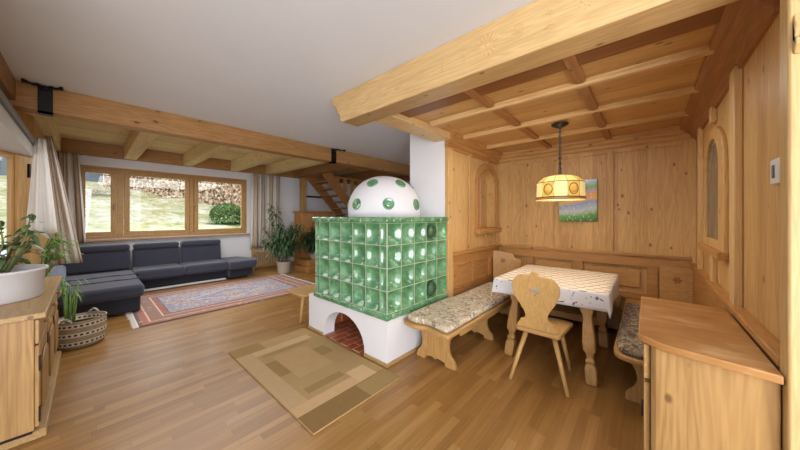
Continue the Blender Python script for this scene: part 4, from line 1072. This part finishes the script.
# ------------------------------------------------------------------ small fixtures
def hanger(x, w, arms, label):
    t = thing('iron_hanger', label, 'hanger', (x, 4.28, 2.43), 'wrought iron beam hangers')
    b = nb(); bx(b, x-w, x+w, 4.262, 4.279, 2.425, ZC-0.005); bx(b, x-w, x+w, 4.262, 4.36, 2.425, 2.449)
    obj('strap', b, M['iron'], t, bevel=0.003)
    for q in arms:
        b = nb(); pts = spline([(x, 4.25, ZC-0.035), (x+q*0.3, 4.235, ZC-0.012), (x+q*0.55, 4.22, ZC-0.022), (x+q*0.85, 4.20, ZC-0.016), (x+q, 4.195, ZC-0.016)], 4)
        tube(b, pts, [0.012]*9+[0.010, 0.010, 0.012, 0.016, 0.020, 0.023, 0.02, 0.012][:len(pts)-9], 8)
        obj('scroll_arm', b, M['iron'], t, smooth=True)
    b = nb(); lathe(b, [(0.028, 0), (0.03, 0.02), (0.01, 0.045)], (x, 4.25, ZC-0.05), 12); obj('boss', b, M['iron'], t, smooth=True)
hanger(-0.263, 0.045, (-0.13, 0.11), 'black iron hanger strap on the old beam above the bay corner')
hanger(2.99, 0.05, (0.20,), 'black iron hanger strap on the old beam near the stairs')
sw = thing('light_switch', 'white switch plate on the panelled wall beside the pale post', 'switch', (1.90, -0.415, 1.59))
obj('plate', box(1.85, 1.955, -0.416, -0.396, 1.585, 1.69), M['plastic'], sw, bevel=0.005)
obj('rocker', box(1.895, 1.915, -0.396, -0.391, 1.61, 1.665), M['grey'], sw, bevel=0.003)
pa = obj('landscape_painting', box(XB-0.04, XB-0.006, 0.50, 0.95, 1.385, 1.955), M['painting'], bevel=0.003)
pivot(pa, (XB-0.02, 0.50, 1.385)); tag(pa, 'unframed colourful hillside painting on the panelled wall behind the lamp', 'painting')

# ------------------------------------------------------------------ pendant lamp
LX, LY = 3.355, 0.695
la = thing('pendant_lamp', 'amber leaded glass pendant lamp hanging on a chain over the table', 'lamp', (LX, LY, 2.475))
obj('canopy', lathe(nb(), [(0.085, 0.0), (0.08, -0.012), (0.05, -0.028), (0.018, -0.04), (0.010, -0.05)], (LX, LY, 2.436), 24), M['bronze'], la, smooth=True)
b = nb(); z = 2.39; i = 0
while z > 1.93:
    ax = (1, 0) if i % 2 == 0 else (0, 1)
    tube(b, [(LX+ax[0]*0.011*math.cos(2*PI*k/10), LY+ax[1]*0.011*math.cos(2*PI*k/10), z-0.012+0.019*math.sin(2*PI*k/10)) for k in range(10)], 0.0045, 6, closed=True)
    z -= 0.028; i += 1
tube(b, [(LX+0.008, LY+0.006, 2.40), (LX-0.004, LY+0.008, 2.2), (LX+0.004, LY-0.006, 1.90)], 0.004, 6)
obj('chain', b, M['bronze'], la, smooth=True)
NP = 12; R0, R1, R2 = 0.085, 0.226, 0.232; ZT, ZM, ZB = 1.885, 1.808, 1.652; ZK = 1.868
def ring(r, z, off=0.0): return [Vector((LX+r*math.cos(2*PI*(i+0.95)/NP), LY+r*math.sin(2*PI*(i+0.95)/NP), z)) for i in range(NP)]
Rg = [ring(R0, ZT), ring(0.155, ZK), ring(R1, ZM), ring(R2, ZB)]
b = nb(); V = [[b.verts.new(p) for p in r] for r in Rg]
for lv in range(3):
    for i in range(NP):
        f = b.faces.new((V[lv][i], V[lv][(i+1) % NP], V[lv+1][(i+1) % NP], V[lv+1][i])); f.material_index = (1 if (lv == 2 and i % 2) else 0)
sh = obj('shade', b, [M['shade'], M['shade_lt']], la, solid=0.004)
b = nb()
for i in range(NP): tube(b, [tuple(r[i]) for r in Rg], 0.0032, 6)
for k, r in ((0, Rg[0]), (2, Rg[2]), (3, Rg[3])): tube(b, [tuple(p) for p in r], 0.0045 if k != 2 else 0.0036, 6, closed=True)
obj('leading', b, M['bronze'], sh, smooth=True)
b = nb(); lathe(b, [(R2-0.004, ZB-0.026), (R2+0.001, ZB-0.026), (R2+0.002, ZB-0.004), (R2-0.004, ZB-0.004), (R2-0.004, ZB-0.026)], (LX, LY, 0), 36, cap=False)
obj('rim_band', b, plain('lamp_rim_band', (176, 130, 82), 0.4), sh)
for i in range(0, NP, 2):
    c = (Rg[2][i]+Rg[2][(i+1) % NP]+Rg[3][i]+Rg[3][(i+1) % NP])/4; n = (c-Vector((LX, LY, c.z))).normalized()
    fm = frame_to(c+n*0.003, (-n.y, n.x, 0), n)
    md = obj('medallion', lathe(nb(), [(0.042, 0), (0.042, 0.003), (0.02, 0.008), (0.001, 0.010)], n=20, M4=fm), M['shade_med'], sh, smooth=True)
    b = nb(); tube(b, [tuple(fm @ Vector((0.044*math.cos(2*PI*k/20), 0.055*math.sin(2*PI*k/20), 0.002))) for k in range(20)], 0.003, 6, closed=True)
    obj('medallion_ring', b, M['bronze'], md, smooth=True)
b = nb(); lathe(b, [(0.01, 0.10), (0.018, 0.07), (0.034, 0.035), (0.03, 0.01), (0.001, 0.0)], (LX, LY, 1.70), 16); obj('bulb', b, M['bulb'], la, smooth=True)
b = nb(); tube(b, [(LX, LY, 1.93), (LX, LY, 1.80)], 0.018, 10); obj('socket', b, M['bronze'], la, smooth=True)

# ------------------------------------------------------------------ garden beyond the window
def hedge_core():
    k = NT('hedge_twigs'); vo = k.n('TexVoronoi', {'Scale': 12.0}); k.set(vo.inputs['Vector'], k.P)
    col = k.ramp(k.sep(vo.outputs['Color'])[0], [(0.0, lin(108, 84, 66)), (0.3, lin(172, 142, 118)), (0.55, lin(226, 206, 184)), (0.8, lin(196, 168, 142))], 'CONSTANT')
    return k.fin(col, 0.95, 0.1)
b = nb(); n = 40; g = []
for i in range(n+1):
    row = []
    for j in range(n+1):
        x = -24+60*i/n; y = 8.6+24*j/n
        z = 0.93+0.195*max(0, y-9.3)+0.06*math.sin(x*1.7+y)+0.05*math.sin(y*2.3-x)
        row.append(b.verts.new((x, y, z)))
    g.append(row)
for i in range(n):
    for j in range(n): b.faces.new((g[i][j], g[i+1][j], g[i+1][j+1], g[i][j+1])).smooth = True
ln = obj('lawn', b, M['lawn']); tag(ln, 'pale winter lawn rising outside the wide window', 'lawn', kind='stuff')
slope = lambda y: 0.93+0.195*max(0, y-9.3)
b = nb()
h0, h1 = Vector((0.9, 19.3)), Vector((12.5, 3.6)); h0 = Vector((0.75, 19.4)); h1 = Vector((8.0, 9.6))
for i in range(7000):
    t = rnd(0, 1)**0.9; p = h0.lerp(h1, t); d = (h1-h0).normalized(); nrm = Vector((d.y, -d.x))
    q = p+nrm*rnd(-0.55, 0.55); z = slope(q.y)+rnd(0, 3.4)
    leafblade(b, (q.x, q.y, z), rdir(0), rnd(0.12, 0.2), rnd(0.08, 0.14), 0.4, 1)
hd = obj('beech_hedge', b, M['hedge']); tag(hd, 'brown beech hedge crossing the lawn outside the wide window', 'hedge')
bi = nb(); dd_ = (h1-h0).normalized(); nn_ = Vector((dd_.y, -dd_.x))
vs = []
for p, in ((h0,), (h1,)):
    for s in (-0.28, 0.28):
        q = p+nn_*s; vs += [bi.verts.new((q.x, q.y, slope(q.y)-0.2)), bi.verts.new((q.x, q.y, slope(q.y)+3.3))]
for f in ((0, 1, 3, 2), (4, 6, 7, 5), (0, 4, 5, 1), (2, 3, 7, 6), (1, 5, 7, 3)): bi.faces.new([vs[i] for i in f])
obj('branches', bi, hedge_core(), hd)
b = nb(); c = Vector((3.15, 10.6, slope(10.6)+0.32))
for i in range(1600):
    d = Vector(rdir(0)).normalized(); p = c+Vector((d.x*0.62, d.y*0.55, d.z*0.46))*rnd(0.75, 1.0)
    leafblade(b, p, d+Vector(rdir(0))*0.5, rnd(0.06, 0.12), rnd(0.04, 0.07), 0.2, 1)
bu = obj('garden_shrub', b, M['shrub']); tag(bu, 'round green shrub just outside the wide window', 'shrub')
bi = nb(); bmesh.ops.create_icosphere(bi, subdivisions=3, radius=1.0, matrix=Matrix.Translation(c) @ Matrix.Diagonal((0.52, 0.46, 0.40, 1)))
obj('branches', bi, plain('shrub_core', (70, 92, 52), 0.9, 0.1, 0.3, 12), bu, smooth=True)
b = nb()
for cx, cy, r_ in ((-0.4, 16.4, 0.9), (0.55, 16.8, 0.7)):
    for i in range(500):
        d = Vector(rdir(0.2)).normalized(); p = Vector((cx, cy, slope(cy)+0.05))+Vector((d.x*r_, d.y*0.5, abs(d.z)*0.45))*rnd(0.5, 1)
        leafblade(b, p, d, rnd(0.12, 0.25), 0.03, 0.5, 2)
dg = obj('dry_shrub', b, M['drybush']); tag(dg, 'dry straw coloured mound of brush at the top of the lawn', 'shrub')
sd2 = thing('garden_shed', 'grey timber shed at the top of the lawn beyond the dry brush', 'shed', (-0.6, 21.5, slope(21.0)))
obj('wall', box(-3.2, 1.7, 21.2, 23, slope(21.2)-0.2, slope(21.2)+1.3), M['shed'], sd2)
obj('post', box(0.55, 0.7, 20.9, 21.05, slope(20.9)-0.1, slope(20.9)+1.3), M['white'], sd2)
obj('roof', box(-3.5, 2.0, 20.9, 23.2, slope(21.2)+1.3, slope(21.2)+1.45), M['grey'], sd2)

# ------------------------------------------------------------------ light
w = bpy.data.worlds.new('world'); sc.world = w; w.use_nodes = True
bg = w.node_tree.nodes['Background']; bg.inputs[0].default_value = (0.86, 0.92, 1.0, 1); bg.inputs[1].default_value = 1.5
def area(name, loc, target, size, power, color=(1, 1, 1), sy=None):
    L = bpy.data.lights.new(name, 'AREA'); L.energy = power; L.color = color; L.shape = 'RECTANGLE'; L.size = size; L.size_y = sy or size
    o = bpy.data.objects.new(name, L); COL.objects.link(o); o.location = loc
    o.rotation_euler = (Vector(target)-Vector(loc)).to_track_quat('-Z', 'Y').to_euler(); return o
area('room_fill', (-0.9, -1.8, 2.0), (2.8, 2.6, 1.2), 2.6, 84, (0.99, 0.99, 1))  # added soft fill from behind the camera, not a lamp of the room
area('bounce_fill', (-1.3, -1.6, 0.5), (2.6, 4.2, 2.9), 2.4, 175, (0.95, 0.98, 1))  # added fill aimed upward to brighten the ceiling, like bounced flash
area('window_light', (1.4, 9.7, 3.5), (1.6, 4.6, 0.0), 2.8, 190, (0.92, 0.96, 1), 1.2)
area('living_fill', (1.5, 5.6, 2.40), (1.5, 5.602, 0.0), 2.6, 70, (1, 0.99, 0.97))  # added unseen fill for the dark sofa area, no fitting hangs there
area('dining_fill', (2.9, 0.75, 2.36), (3.1, 0.75, 0.0), 1.4, 16, (1, 0.97, 0.92))  # added unseen fill under the coffers, separate from the pendant
pl = bpy.data.lights.new('lamp_light', 'POINT'); pl.energy = 9; pl.color = (1, 0.86, 0.64); pl.shadow_soft_size = 0.05
po = bpy.data.objects.new('lamp_light', pl); COL.objects.link(po); po.location = (LX, LY, 1.68)
su = bpy.data.lights.new('sun', 'SUN'); su.energy = 2.0; su.angle = 0.5; so_ = bpy.data.objects.new('sun', su); COL.objects.link(so_)
so_.rotation_euler = Vector((0.3, 0.75, -0.9)).to_track_quat('-Z', 'Y').to_euler()

# ------------------------------------------------------------------ camera
f, hy = 278.0, 216.5
th = math.atan(247/278.0)
cam = bpy.data.cameras.new('camera'); co = bpy.data.objects.new('camera', cam); COL.objects.link(co)
cam.sensor_width = 36; cam.lens = 36*f/800; cam.shift_y = (hy-225)/800; cam.clip_start = 0.02
co.location = (0, 0, 1.45); co.rotation_euler = (PI/2, 0, th-PI/2)
sc.camera = co
sc.view_settings.view_transform = 'Standard'; sc.view_settings.look = 'None'
sc.view_settings.exposure = 0.0; sc.view_settings.gamma = 1.0
sc.cycles.max_bounces = 10; sc.cycles.diffuse_bounces = 5; sc.cycles.sample_clamp_indirect = 8.0
